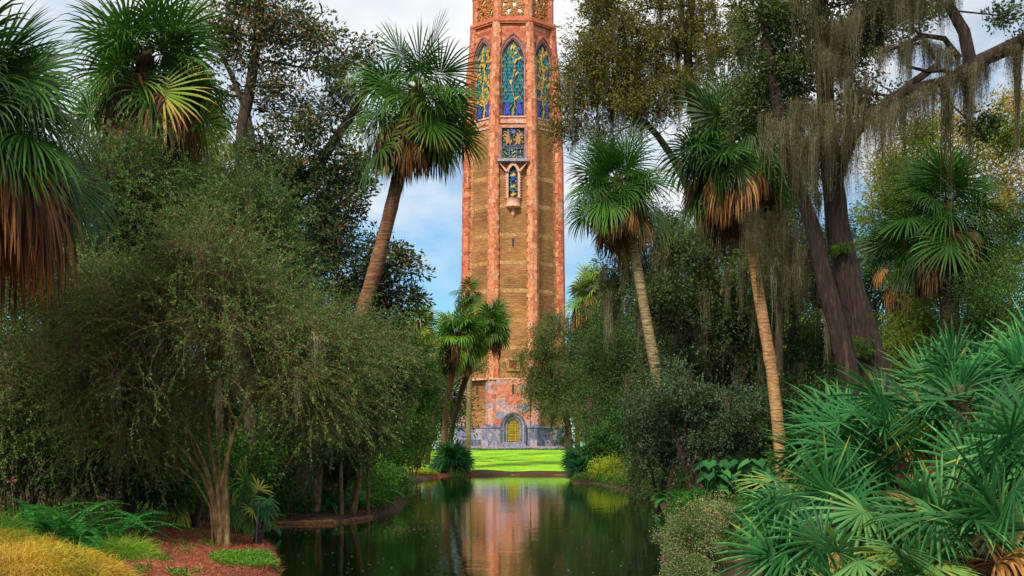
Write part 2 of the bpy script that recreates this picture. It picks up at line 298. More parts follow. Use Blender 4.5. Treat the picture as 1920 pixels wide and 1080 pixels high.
M['marblegrey'] = stonemat('blue_grey_marble', [(.15, (.05, .055, .09)), (.38, (.11, .12, .19)), (.55, (.20, .20, .28)), (.72, (.34, .28, .28)), (.9, (.11, .10, .15))])
M['goldstone'] = stonemat('gold_stone', [(.1, (.26, .12, .045)), (.4, (.36, .175, .06)), (.7, (.45, .24, .085)), (.9, (.35, .2, .09))])
M['pinkstone'] = stonemat('dressed_pink_stone', [(.2, (.50, .20, .13)), (.5, (.62, .30, .20)), (.8, (.56, .36, .30))])
M['mould'] = stonemat('mauve_moulding', [(.2, (.20, .08, .07)), (.5, (.36, .15, .12)), (.8, (.44, .24, .19))])
def brickmat():
    m, t, out = newmat('tan_brick')
    g = nn(t, 'ShaderNodeNewGeometry'); mp_ = nn(t, 'ShaderNodeMapping'); mp_.inputs['Scale'].default_value = (.9, .9, 7); t.links.new(g.outputs['Position'], mp_.inputs[0])
    nz = nn(t, 'ShaderNodeTexNoise'); nz.inputs['Scale'].default_value = 1.3; nz.inputs['Detail'].default_value = 9; nz.inputs['Roughness'].default_value = .7; t.links.new(mp_.outputs[0], nz.inputs['Vector'])
    r = ramp(t, [(.3, (.16, .068, .028)), (.5, (.29, .138, .052)), (.7, (.46, .24, .09))]); t.links.new(nz.outputs[0], r.inputs[0])
    n2_ = nn(t, 'ShaderNodeTexNoise'); n2_.inputs['Scale'].default_value = .25; n2_.inputs['Detail'].default_value = 4; t.links.new(g.outputs['Position'], n2_.inputs['Vector'])
    hs = nn(t, 'ShaderNodeHueSaturation'); m1 = nn(t, 'ShaderNodeMapRange'); m1.inputs[1].default_value = .35; m1.inputs[2].default_value = .65; m1.inputs[3].default_value = .75; m1.inputs[4].default_value = 1.2
    t.links.new(n2_.outputs[0], m1.inputs[0]); t.links.new(m1.outputs[0], hs.inputs['Value']); t.links.new(r.outputs[0], hs.inputs['Color'])
    sx = nn(t, 'ShaderNodeSeparateXYZ'); t.links.new(g.outputs['Position'], sx.inputs[0]); uu = nn(t, 'ShaderNodeMath', operation='ADD'); t.links.new(sx.outputs[0], uu.inputs[0]); t.links.new(sx.outputs[1], uu.inputs[1])
    cb = nn(t, 'ShaderNodeCombineXYZ'); t.links.new(uu.outputs[0], cb.inputs[0]); t.links.new(sx.outputs[2], cb.inputs[1])
    bt = nn(t, 'ShaderNodeTexBrick'); bt.inputs['Scale'].default_value = 1; bt.inputs['Brick Width'].default_value = .75; bt.inputs['Row Height'].default_value = .26; bt.inputs['Mortar Size'].default_value = .022; bt.inputs['Bias'].default_value = -.1
    bt.inputs['Color1'].default_value = (.84, .83, .8, 1); bt.inputs['Color2'].default_value = (1.18, 1.15, 1.08, 1); bt.inputs['Mortar'].default_value = (.68, .64, .58, 1); t.links.new(cb.outputs[0], bt.inputs['Vector'])
    mb = nn(t, 'ShaderNodeMix', data_type='RGBA', blend_type='MULTIPLY'); mb.inputs[0].default_value = 1; t.links.new(hs.outputs[0], mb.inputs[6]); t.links.new(bt.outputs[0], mb.inputs[7]); hs = mb
    p = nn(t, 'ShaderNodeBsdfPrincipled'); p.inputs['Roughness'].default_value = .85; p.inputs['Specular IOR Level'].default_value = .2; t.links.new(hs.outputs[2], p.inputs['Base Color'])
    b = nn(t, 'ShaderNodeBump'); b.inputs['Strength'].default_value = .5; b.inputs['Distance'].default_value = .06; t.links.new(nz.outputs[0], b.inputs['Height']); t.links.new(b.outputs[0], p.inputs['Normal'])
    t.links.new(p.outputs[0], out.inputs[0]); return m
M['brick'] = brickmat()
def plain(name, c, rough=.5, metal=0, spec=.5):
    m, t, out = newmat(name); p = nn(t, 'ShaderNodeBsdfPrincipled'); p.inputs['Roughness'].default_value = rough; p.inputs['Metallic'].default_value = metal; p.inputs['Specular IOR Level'].default_value = spec
    g = nn(t, 'ShaderNodeNewGeometry'); nz = nn(t, 'ShaderNodeTexNoise'); nz.inputs['Scale'].default_value = 4; t.links.new(g.outputs['Position'], nz.inputs['Vector'])
    r = ramp(t, [(.3, tuple(x*.7 for x in c)), (.7, tuple(min(1, x*1.25) for x in c))]); t.links.new(nz.outputs[0], r.inputs[0])
    t.links.new(r.outputs[0], p.inputs['Base Color']); t.links.new(p.outputs[0], out.inputs[0]); return m
M['dark'] = plain('dark_opening', (.018, .016, .016), .7)
M['teal'] = plain('teal_tile', (.012, .20, .25), .3); M['yellow'] = plain('yellow_tile', (.62, .34, .03), .3); M['blue'] = plain('blue_tile', (.03, .05, .42), .3)
M['tanm'] = plain('tan_tile', (.42, .17, .06), .35); M['sea'] = plain('sea_green_tile', (.10, .26, .14), .3); M['frame'] = plain('slate_frame', (.10, .10, .16), .5)
M['brass'] = plain('brass_panel', (.58, .38, .05), .32, .6); M['brassdk'] = plain('brass_recess', (.16, .10, .012), .4, .5); M['redp'] = plain('red_paint', (.38, .015, .02), .5)
tower = thing('bell_tower', 'tall pink marble and tan brick bell tower with coloured tile grilles beyond the lawn', 'tower', (CX, DT, 1.6))
# shaft walls
a = Acc()
def wall(acc, k, z0, z1, n0, n1, mat, v=.5, hw=None):
    h0 = n0*math.tan(R(22.5)) if hw is None else hw; h1 = n1*math.tan(R(22.5)) if hw is None else hw
    acc.add(np.concatenate([prot(k, [-h0, h0], n0, z0), prot(k, [h1, -h1], n1, z1)]), [(0, 1, 2, 3)], v, mat)
zt = [4.8, 11.3, 11.51, 20.4, 30, 42.9, 46.6]
for k in range(8):
    wall(a, k, 1.0, 4.8, 7.05, 7.05, 0)
    for z0, z1 in zip(zt[:-1], zt[1:]): wall(a, k, z0, z1, aout(z0)-.55, aout(z1)-.55, 0)
a.obj('brick_shaft', M['brick'], tower)
a = Acc(); AW = 5.62
for k in range(8):
    wall(a, k, 46.6, 61.6, AW, AW, 0)
    a.add(np.concatenate([prot(k, [-2.7, 2.7], 6.4, 46.6), prot(k, [2.4, -2.4], AW, 46.62)]), [(0, 1, 2, 3)], .5, 0)
    for r in range(26):
        z0 = 46.65+r*.575
        cuts = np.sort(np.concatenate([[-2.1, 2.1], rs.uniform(-1.8, 1.8, 3)]))
        for u0, u1 in zip(cuts[:-1], cuts[1:]):
            a.add(np.concatenate([prot(k, [u0, u1], AW+.012, z0), prot(k, [u1, u0], AW+.012, z0+.565)]), [(0, 1, 2, 3)], rs.uniform(0, 1), 0)
a.obj('belfry_wall', M['marblered'], tower)
# piers
def pier(k, s):
    acc = Acc(); z = 1.0; i = 0
    while z < 64.6:
        hgt = rs.uniform(.45, .85); z1 = min(z+hgt, 64.7)
        ao = float(aout(z)); w = float(np.interp(z, [0, 40, 58, 66], [.86, .78, .64, .56])) + (.05 if i % 2 else -.03) + rs.uniform(-.02, .02)
        low = z < 11.3
        rr = ao-w; th = -np.pi/2+k*np.pi/4+np.pi/8
        c = np.array([CX+rr/math.cos(R(22.5))*math.cos(th), DT+rr/math.cos(R(22.5))*math.sin(th)])
        ph = th+np.pi/8*np.arange(1, 17, 2); ap = w/math.cos(R(22.5))
        ring = np.stack([c[0]+ap*np.cos(ph), c[1]+ap*np.sin(ph)], -1)
        V = np.concatenate([np.c_[ring, np.full(8, z)], np.c_[ring, np.full(8, z1)]])
        for j in range(8):
            jn = (j+1) % 8; mt = 2 if z < 4.6 else (1 if low else 0)
            if rs.random() < .5:
                t_ = rs.uniform(.3, .7); q = V[j]*(1-t_)+V[jn]*t_; q2 = V[8+j]*(1-t_)+V[8+jn]*t_
                acc.add([V[j], q, q2, V[8+j]], [(0, 1, 2, 3)], rs.uniform(0, 1), mt); acc.add([q, V[jn], V[8+jn], q2], [(0, 1, 2, 3)], rs.uniform(0, 1), mt)
            else: acc.add([V[j], V[jn], V[8+jn], V[8+j]], [(0, 1, 2, 3)], rs.uniform(0, 1), mt)
        acc.add(V[8:], [list(range(8))], .5, 0); acc.add(V[:8], [list(range(7, -1, -1))], .5, 0)
        z = z1; i += 1
    # pinnacle
    zz = np.array([64.7, 64.95, 65.3, 65.6, 66.1, 66.9, 67.6, 68.0]); rr_ = np.array([.6, .72, .5, .34, .42, .5, .3, .04])
    tube(acc, np.c_[np.full(8, c[0]), np.full(8, c[1]), zz], rr_, 8, .4, 0)
    return acc.obj('pier', [M['marblered'] if k in (1, 2, 5, 6) or True and k in (1, 6) else M['marble'], M['marbleblue'], M['marblegrey']], tower)
for k in range(8): pier(k, 0)
# gold bands and quoins
for k in range(8):
    for y in (332, 385.5, 440, 492, 545, 600, 652, 675):
        a = Acc()
        z0 = zf(y); n = float(aout(z0))-.545; hw = (n-.6)*.414-.5
        u = -hw-.3
        while u < hw+.3:
            u1 = min(u+rs.uniform(.4, .9), hw+.3)
            q = rs.uniform(.42, .62)
            a.add(np.concatenate([prot(k, [u, u1], n, z0-q/2), prot(k, [u1, u], n, z0+q/2)]), [(0, 1, 2, 3)], rs.uniform(.2, 1), 0); u = u1
        a.obj('gold_band', M['goldstone'], tower)
for k in range(1, 8):
    a = Acc()
    sd = 1 if k in (1, 2, 3) else -1
    z = 6.0
    while z < 45.5:
        n = float(aout(z))-.535; hw = (float(aout(z))-.8)*.414-.72; w = rs.uniform(.35, .75); z1 = z+rs.uniform(.3, .5)
        a.add(np.concatenate([prot(k, np.sort([sd*hw, sd*(hw-w)]), n, z), prot(k, np.sort([sd*hw, sd*(hw-w)])[::-1], n, z1)]), [(0, 1, 2, 3)], rs.uniform(0, 1), 0); z = z1+.0
    a.obj('quoin', M['goldstone'], tower)
# mouldings round the octagon
def octring(acc, n0, n1, z0, z1, mat=0, v=.5):   # n0 inner, n1 outer
    for k in range(8):
        t8 = math.tan(R(22.5))
        V = np.concatenate([prot(k, [-n0*t8, n0*t8], n0, z0), prot(k, [-n1*t8, n1*t8], n1, z0), prot(k, [-n1*t8, n1*t8], n1, z1), prot(k, [-n0*t8, n0*t8], n0, z1)])
        acc.add(V, [(0, 1, 3, 2), (2, 3, 5, 4), (4, 5, 7, 6)], v, mat)
a = Acc(); octring(a, 5.0, 5.95, 60.55, 60.8); octring(a, 5.0, 6.06, 60.805, 61.1); octring(a, 5.0, 5.9, 61.105, 61.25)
a.obj('cornice', M['marblered'], tower)
a = Acc(); octring(a, 6.8, 7.72, 11.2, 11.42)
a.obj('string_course', M['pinkstone'], tower)
# parapet: pierced screens between the pinnacles
def parapet(k):
    acc = Acc(); n0, n1 = 5.28, 5.0; nx, nz_ = 22, 26; u = np.linspace(-1.95, 1.95, nx+1); z = np.linspace(61.25, 65.1, nz_+1)
    def bx(u0, u1, z0, z1, pr=0):
        c = [prot(k, U, N, Z) for U in (u0, u1) for N in (n0+pr, n1) for Z in (z0, z1)]
        acc.add(c, [(0, 1, 3, 2), (4, 6, 7, 5), (0, 4, 5, 1), (2, 3, 7, 6), (0, 2, 6, 4), (1, 5, 7, 3)], rs.uniform(0, 1))
    for i in range(nx):
        for j in range(nz_):
            um = (u[i]+u[i+1])/2; zm = z[j]-61.25
            top = 3.15+.55*math.cos(um*.8)+.35*(1 if i % 4 in (1, 2) else 0)
            if zm > top: continue
            hole = (math.sin(um*4.1+.8)*math.sin(zm*3.6+.6) > .55) or (rs.random() < .07)
            if hole and zm > .4 and zm < top-.3: continue
            bx(u[i], u[i+1], z[j], z[j+1], rs.uniform(0, .16))
    for um in (-1.2, 0, 1.2):
        b = prot(k, um, 5.14, 64.6); tube(acc, [b, b+[0, 0, .5], b+[0, 0, .9], b+[0, 0, 1.3]], [.16, .26, .16, .02], 6, .3)
    acc.obj('parapet_screen', M['marblescreen'], tower)
M['marblescreen'] = stonemat('carved_ochre_marble', [(.1, (.22, .07, .03)), (.4, (.40, .14, .035)), (.7, (.50, .24, .05)), (.9, (.30, .18, .06))])
for k in range(8): parapet(k)
# pointed windows
def archpts(w, z0, zs, za, n=9):
    h = za-zs; c = max((h*h-w*w)/(2*w), 0); r = w+c; th1 = math.atan2(h, c)
    t = np.linspace(0, th1, n); right = np.c_[-c+r*np.cos(t), zs+r*np.sin(t)]; right[-1] = (0, za)
    return np.vstack([[(w, z0)], right, right[:-1][::-1]*[-1, 1], [(-w, z0)]])
def archring(acc, k, wo, wi, z0, zs, zao, zai, n0, n1, mat=0, v=.5):
    o = archpts(wo, z0, zs, zao); i = archpts(wi, z0, zs, zai); m = len(o)
    V = np.concatenate([prot(k, o[:, 0], n1, o[:, 1]), prot(k, i[:, 0], n1, i[:, 1]), prot(k, o[:, 0], n0, o[:, 1]), prot(k, i[:, 0], n0, i[:, 1])])
    q = np.arange(m-1)
    acc.add(V, np.concatenate([np.stack([q, q+1, q+1+m, q+m], 1), np.stack([q, q+2*m, q+1+2*m, q+1], 1), np.stack([q+m, q+m+1, q+1+3*m, q+3*m], 1)]), v, mat)
def archplate(acc, k, w, z0, zs, za, n, mat=0):
    o = archpts(w, z0, zs, za); c = prot(k, 0, n, (z0+zs)/2); V = np.concatenate([prot(k, o[:, 0], n, o[:, 1]), [c]]); m = len(o)
    acc.add(V, [(i, (i+1) % m, m) for i in range(m)], .5, mat)
def lens(acc, k, u, z, n, L, Wd, ang, mat):      # a flat tile piece, 5 cm thick
    t = np.linspace(0, 1, 6)[1:-1]; s = np.sin(np.pi*t)**.8*.5
    up = np.concatenate([[[0, 0]], np.c_[t, s], [[1, 0]], np.c_[t, -s][::-1]]); up = (up-[.5, 0])*[L, Wd]
    ca, sa = math.cos(ang), math.sin(ang); q = up@np.array([[ca, sa], [-sa, ca]])
    m = len(q); V = np.concatenate([prot(k, u+q[:, 0], n, z+q[:, 1]), prot(k, u+q[:, 0], n-.06, z+q[:, 1])])
    acc.add(V[:m], [list(range(m))], .5, mat); i = np.arange(m); acc.add(V, np.stack([i, i+m, (i+1) % m+m, (i+1) % m], 1), .5, mat)
def inarch(u, z, w, z0, zs, za):
    if z < z0 or z > za: return False
    if z <= zs: return abs(u) < w
    o = archpts(w, z0, zs, za, 12)[1:13]; return abs(u) < np.interp(z, o[:, 1], o[:, 0])
GM = ['dark', 'teal', 'yellow', 'blue', 'tanm', 'sea', 'frame']
def bigwindow(k):
    w, z0, zs, za = 1.5, zf(215), zf(108), zf(71)
    acc = Acc()
    archring(acc, k, 2.05, 1.86, z0-.2, zs-.1, za+1.0, za+.72, AW, AW+.42, 0, .1); archring(acc, k, 1.86, 1.74, z0-.1, zs-.1, za+.72, za+.48, AW, AW+.26, 0, .9)
    archring(acc, k, 1.74, 1.62, z0, zs, za+.48, za+.2, AW, AW+.34, 0, .2); archring(acc, k, 1.62, w, z0, zs, za+.2, za, AW, AW+.18, 0, .8)
    fr = acc.obj('window', M['mould'], tower)
    g = Acc(); n = AW+.16; archplate(g, k, w, z0, zs, za, AW+.05, 0)
    side = k in (1, 7)
    for row in range(19):
        zc = z0+2.2+row*.48
        for cidx in range(5):
            u = -1.25+cidx*.62+rs.uniform(-.12, .12)+(row % 2)*.2
            if not inarch(u, zc+.2, w-.12, z0, zs, za): continue
            mt = rs.choice([1, 1, 1, 1, 5]) if not side else rs.choice([5, 5, 1, 2])
            for s_ in (-.16, 0, .16):
                lens(g, k, u+s_, zc-abs(s_)*.8, n+rs.uniform(-.03, .03), rs.uniform(.42, .66), .15, math.pi/2+s_*-1.4, mt)
    zz = np.linspace(z0+.1, za-.8, 16); uu = .25*np.sin(zz*1.3+k)
    for i in range(15): lens(g, k, (uu[i]+uu[i+1])/2, (zz[i]+zz[i+1])/2, n+.06, .9, .16 if not side else .3, math.atan2(zz[i+1]-zz[i], uu[i+1]-uu[i]), 4 if not side else 2)
    for i in range(9 if not side else 14):
        u = rs.uniform(-1.1, 1.1); z = rs.uniform(z0+2, za-1.0)
        if inarch(abs(u)+.2, z+.3, w, z0, zs, za):
            lens(g, k, u, z, n+.09, .8, .28, rs.uniform(-.9, 2.2), 2); lens(g, k, u+.15, z+.15, n+.1, .45, .16, rs.uniform(-.9, 2.2), 4 if side else 2)
    for sx in (-1, 1):
        lens(g, k, sx*.85, z0+1.15, n+.03, 2.0, .62, math.pi/2+sx*.12, 3); lens(g, k, sx*1.15, z0+.55, n+.04, 1.1, .28, math.pi/2, 3); lens(g, k, sx*.6, z0+.5, n+.04, 1.1, .26, math.pi/2-sx*.3, 3)
        lens(g, k, sx*.9, z0+1.95, n+.05, .5, .4, .6, 3); lens(g, k, sx*.35, z0+1.3, n+.02, 1.2, .12, math.pi/2+sx*.5, 5)
        lens(g, k, sx*.82, z0+.6, n+.07, .9, .05, math.pi/2, 5)
    lens(g, k, 0, z0+.6, n+.02, 1.2, .4, math.pi/2, 5)
    g.obj('tile_grille', [M[x] for x in GM], fr)
for k in (0, 1, 7, 2, 6): bigwindow(k)
def fbox(acc, k, u0, u1, n0, n1, z0, z1, v=.5, mat=0):
    acc.add([prot(k, U, N, Z) for U in (u0, u1) for N in (n0, n1) for Z in (z0, z1)], [(0, 1, 3, 2), (4, 6, 7, 5), (0, 4, 5, 1), (2, 3, 7, 6), (0, 2, 6, 4), (1, 5, 7, 3)], v, mat)
# spandrel panels under the windows
for k in (0, 1, 7, 2, 6):
    a = Acc(); zt_, zb = zf(216.5), zf(238)
    fbox(a, k, -1.95, 1.95, AW, 6.42, zt_-.22, zt_, .7); fbox(a, k, -1.85, 1.85, AW, 6.28, zb+.22, zt_-.22, .35)
    for u in (-1.2, -.4, .4, 1.2): fbox(a, k, u-.3, u+.3, 6.28, 6.31, zb+.4, zt_-.4, rs.uniform(.3, .9))
    fbox(a, k, -1.95, 1.95, AW, 6.45, zb-.05, zb+.22, .8)
    if k: lens(a, k, 0, (zt_+zb)/2, 6.4, 2.2, .5, .15, 0)
    a.obj('spandrel_panel', M['pinkstone'], tower)
# rectangular grille with ledge
NA = float(aout(44))-.55
a = Acc(); z0, z1 = zf(298.5, 6.5), zf(240.5, 6.5)
fbox(a, 0, -2.0, -1.55, NA, NA+.45, z0, z1+.2, .3); fbox(a, 0, 1.55, 2.0, NA, NA+.45, z0, z1+.2, .4); fbox(a, 0, -1.55, 1.55, NA, NA+.4, z1, z1+.2, .8)
fr = a.obj('window', M['mould'], tower)
g = Acc(); fbox(g, 0, -1.55, 1.55, NA, NA+.1, z0, z1, .5, 0); n = NA+.22; zm = z0+(z1-z0)*.42
for u in (-1.5, -.5, .5, 1.5): fbox(g, 0, u-.07, u+.07, NA+.1, NA+.3, z0, zm, .5, 6)
for z in (z0+.06, zm-.3, zm): fbox(g, 0, -1.55, 1.55, NA+.1, NA+.29, z-.06, z+.06, .5, 6)
for i in range(70):
    u = rs.uniform(-1.4, 1.4); z = rs.uniform(z0+.1, zm-.05); lens(g, 0, u, z, n+rs.uniform(-.03, .04), .34, .13, rs.uniform(0, 3.1), rs.choice([1, 5, 1, 5, 2]))
for i in range(60):
    u = rs.uniform(-1.4, 1.4); z = rs.uniform(zm+.1, z1-.15); lens(g, 0, u, z, n+rs.uniform(-.03, .04), .36, .13, rs.uniform(0, 3.1), rs.choice([5, 5, 2]))
for sx in (-1, 1):
    lens(g, 0, sx*.75, zm+1.0, n+.08, 1.7, .55, math.pi/2+sx*.15, 4); lens(g, 0, sx*1.0, zm+1.5, n+.09, .8, .3, sx*.7, 4); lens(g, 0, sx*.5, zm+.6, n+.09, 1.1, .25, math.pi/2-sx*.3, 4)
lens(g, 0, 0, z1-.5, n+.1, .9, .7, .3, 3); lens(g, 0, .1, z1-.55, n+.12, .4, .35, .3, 4)
g.obj('tile_grille', [M[x] for x in GM], fr)
a = Acc(); fbox(a, 0, -2.15, 2.15, NA-.05, NA+.95, z0-.42, z0-.02, .8); fbox(a, 0, -2.05, 2.05, NA-.05, NA+.8, z0-.56, z0-.421, .4)
a.obj('ledge', M['marblegrey'], tower)
# oriel niche
a = Acc(); NB = float(aout(39))-.55; z0o, z1o = zf(372), zf(311)
archring(a, 0, .95, .64, z0o, z1o-1.2, z1o+.5, z1o, NB, NB+.55, 0, .6)
for i in range(11): fbox(a, 0, -1.1, -.95, NB, NB+.4, z0o+i*.36, z0o+i*.36+.2, rs.uniform(.2, 1)); fbox(a, 0, .95, 1.1, NB, NB+.4, z0o+i*.36, z0o+i*.36+.2, rs.uniform(.2, 1))
for sx in (-1, 1):
    a.add(np.concatenate([prot(0, [sx*.75, sx*1.95, sx*1.95, sx*1.0], NB+.8, [z0-1.7, z0-.56, z0-.56, z0-1.9]), prot(0, [sx*.75, sx*1.95, sx*1.95, sx*1.0], NB, [z0-1.7, z0-.56, z0-.56, z0-1.9])]),
          [(0, 1, 2, 3), (0, 4, 5, 1), (1, 5, 6, 2), (2, 6, 7, 3), (3, 7, 4, 0)], .6, 0)
zz = [z0o, z0o-.1, z0o-1.1, z0o-1.15, z0o-1.35, z0o-1.5]; ww = [1.05, .98, .98, 1.05, .7, .15]
cN = prot(0, 0, NB+.1, 0)
tube(a, np.c_[np.full(6, cN[0]), np.full(6, cN[1]), zz[::-1]], ww[::-1], 8, .5)
fr = a.obj('oriel', M['pinkstone'], tower)
g = Acc(); archplate(g, 0, .64, z0o, z1o-1.2, z1o, NB+.06, 0); n = NB+.2
for i in range(60):
    u = rs.uniform(-.52, .52); z = rs.uniform(z0o+.1, z1o-.6); lens(g, 0, u, z, n+rs.uniform(-.03, .03), .34, .12, rs.uniform(0, 3.1), rs.choice([1, 5, 1]))
for z in (z0o+.5, z0o+1.6, z1o-1.3): lens(g, 0, 0, z, n+.07, .8, .32, .2, 2); lens(g, 0, .1, z+.1, n+.09, .5, .2, 1.4, 2)
for z in (z0o+2.6, z0o+2.9): lens(g, 0, 0, z, n+.06, .62, .4, .5, 3)
fbox(g, 0, -.6, .6, NB+.1, NB+.24, z0o+1.02, z0o+1.12, .5, 6)
g.obj('tile_grille', [M[x] for x in GM], fr)
a = Acc(); zp = zf(400); b = prot(0, 0, NB-.02, zp); tube(a, [b+[0, -.05, -.55], b+[0, -.1, -.2], b+[0, -.1, .2], b+[0, -.05, .9]], [.06, .33, .25, .1], 8, .5); a.obj('carved_boss', M['pinkstone'], tower)
# slits and the red window
for k, yy0, yy1, u in ((0, 463, 447, 0), (7, 738, 723, 0), (1, 738, 723, 0), (0, 740, 722, 0)):
    zA, zB = zf(yy0), zf(yy1); n = float(aout((zA+zB)/2))-.54
    if yy0 == 740: n = 7.66
    a = Acc(); fbox(a, k, -.13, .13, n-.1, n+.012, zA, zB, .5, 0); fbox(a, k, -.25, -.13, n-.1, n+.06, zA-.1, zB+.1, .5, 1); fbox(a, k, .13, .25, n-.1, n+.06, zA-.1, zB+.1, .5, 1); fbox(a, k, -.13, .13, n-.1, n+.06, zB, zB+.1, .5, 1)
    a.obj('slit_window', [M['dark'], M['brick']], tower)
zA, zB = zf(692), zf(676); n = float(aout(13.5))-.55
a = Acc(); fbox(a, 0, -.95, -.52, n-.1, n+.2, zA-.3, zB+.35, .7); fbox(a, 0, .52, .95, n-.1, n+.2, zA-.3, zB+.35, .7); fbox(a, 0, -.52, .52, n-.1, n+.21, zB, zB+.36, .8); fbox(a, 0, -.52, .52, n-.1, n+.21, zA-.3, zA, .8)
fr = a.obj('window', M['goldstone'], tower)
a = Acc(); fbox(a, 0, -.52, .52, n-.1, n+.05, zA, zB); fbox(a, 0, -.03, .03, n+.05, n+.09, zA, zB); fbox(a, 0, -.52, -.03, n+.05, n+.09, zA+.58, zA+.64); fbox(a, 0, .03, .52, n+.05, n+.09, zA+.58, zA+.64); a.obj('red_shutter', M['redp'], fr)
# lower marble body on the front facet
for k in range(8):
    a = Acc()
    hwx = 3.2 if k == 0 else 2.75
    z = 4.82
    while z < 11.2:
        z1 = min(z+rs.uniform(.7, 1.0), 11.2)
        if k == 0 or k == 4: cuts = np.sort(np.concatenate([[-2.3, 2.3], rs.uniform(-2, 2, 3)])); segs_ = list(zip(cuts[:-1], cuts[1:])); nn_ = 7.66
        else: segs_ = [(-2.35, -1.95), (1.95, 2.35)]; nn_ = 7.3
        for u0, u1 in segs_: fbox(a, k, u0, u1-.008, 7.0, nn_+rs.uniform(0, .008), z, z1-.008, rs.uniform(0, 1))
        z = z1
    a.obj('marble_facing', M['marbleblue'], tower)
a = Acc()
for k in range(8):
    t8 = math.tan(R(22.5)); cuts = np.linspace(-7.95*t8, 7.95*t8, 6)
    if k == 0: cuts = np.array([-3.29, -2.2, -1.25]); cuts = np.concatenate([cuts, -cuts[::-1]])
    for u0, u1 in zip(cuts[:-1], cuts[1:]):
        if k == 0 and u0 < 0 < u1: continue
        fbox(a, k, u0, u1-.01, 6.8, 7.95, 3.0, 4.6, rs.uniform(0, 1)); fbox(a, k, u0, u1-.01, 6.8, 8.15, 1.0, 2.99, rs.uniform(0, 1))
    if k: fbox(a, k, -8.05*t8, 8.05*t8, 6.8, 8.05, 4.601, 4.81, .5)
    else: fbox(a, k, -8.05*t8, -1.3, 6.8, 8.05, 4.601, 4.81, .5); fbox(a, k, 1.3, 8.05*t8, 6.8, 8.05, 4.601, 4.81, .5)
a.obj('plinth', M['marblegrey'], tower)
# doorway
a = Acc(); zd0, zds, zda = zf(828, 8), zf(800, 8), zf(784, 8)
for i, (wo, wi, e0, e1, dn, v) in enumerate(((1.75, 1.5, .85, .62, .75, .1), (1.5, 1.28, .62, .42, .6, .8), (1.28, 1.06, .42, .22, .45, .2), (1.06, .84, .22, 0, .3, .7))):
    archring(a, 0, wo, wi, 1.6, zds, zda+e0, zda+e1, 7.5, 7.75+dn, 0, v)
a.obj('door_surround', M['marblegrey'], tower)
a = Acc(); archplate(a, 0, .86, zd0-.05, zds, zda+.02, 7.78, 1)
for i in range(5):
    for j in range(9):
        u0 = -.8+i*.32+.02; u1 = u0+.28; z_0 = zd0+j*.36+.02; z_1 = z_0+.31
        if inarch(max(abs(u0), abs(u1)), z_1, .9, zd0-.1, zds, zda+.1): fbox(a, 0, u0, u1, 7.78, 7.84+rs.uniform(0, .03), z_0, z_1, .5, 0)
fbox(a, 0, -.02, .02, 7.78, 7.9, zd0, zda-.3, .5, 1)
a.obj('brass_door', [M['brass'], M['brassdk']], tower)
a = Acc()
for i in range(4): fbox(a, 0, -1.5-i*.12, 1.5+i*.12, 7.5, 8.4+i*.28, 1.2, zd0-.08-i*.17, .7-.1*i)
a.obj('door_steps', M['marblegrey'], tower)
a = Acc(); fbox(a, 0, -7.9, 7.9, -8, 9.6, 1.0, zf(836.5, 9), .8)
a.obj('terrace', M['marblegrey'], tower)

# ------------------------------------------------------------------ vegetation builders
def moss_strands(acc, pts, Ln, wid, ns=26, w=.016, K=7, vb=.5):
    pts = np.asarray(pts, float); n = len(pts)
    if n == 0: return
    Ln = np.broadcast_to(np.asarray(Ln, float), (n,)); idx = np.repeat(np.arange(n), ns); m = len(idx)
    r = np.abs(rs.normal(0, .5, m)); th = rs.uniform(0, 2*np.pi, m)
    st = pts[idx]+np.stack([r*np.cos(th)*wid, r*np.sin(th)*wid, rs.uniform(-.05, .05, m)], -1)
    L = Ln[idx]*np.exp(-r*1.1)*rs.uniform(.35, 1.05, m)
    t = np.linspace(0, 1, K+1)[None]
    X = np.cumsum(rs.normal(0, .20, (m, K+1, 2))*wid*.45, 1); X[:, 0] = 0
    C = np.concatenate([st[:, None, :2]+X-(st[:, None, :2]-pts[idx][:, None, :2])*.5*t[..., None], (st[:, 2:3]-L[:, None]*t)[..., None]], -1)
    hw = w*.26*rs.uniform(.3, 1.6, (m, K+1))*(1-t**3*.8); a = rs.uniform(0, np.pi, m)
    S = np.stack([np.cos(a), np.sin(a), 0*a], -1)[:, None]*hw[..., None]
    V = np.stack([C-S, C+S], 2); b = np.arange(m)[:, None]*2*(K+1); j = np.arange(K)[None]*2
    vc = rs.normal(0, .14, n)[idx]; v = np.clip(np.repeat(rs.normal(vb, .15, m)+vc, K), 0, 1)
    acc.add(V, np.stack([b+j, b+j+1, b+j+3, b+j+2], -1).reshape(-1, 4), v)
    M3 = m*8; q = rs.integers(0, m, M3); kk = rs.integers(0, K, M3); ff = rs.random((M3, 1)); c = C[q, kk]*(1-ff)+C[q, kk+1]*ff+rs.normal(0, .012, (M3, 3))   # curls
    d = rs.normal(0, .75, (M3, 3)); d[:, 2] -= .45
    leafq(acc, c, d, rs.normal(size=(M3, 3)), rs.uniform(.03, .11, M3), np.full(M3, w*.6), np.clip(rs.normal(vb, .2, M3)+vc[q], 0, 1))
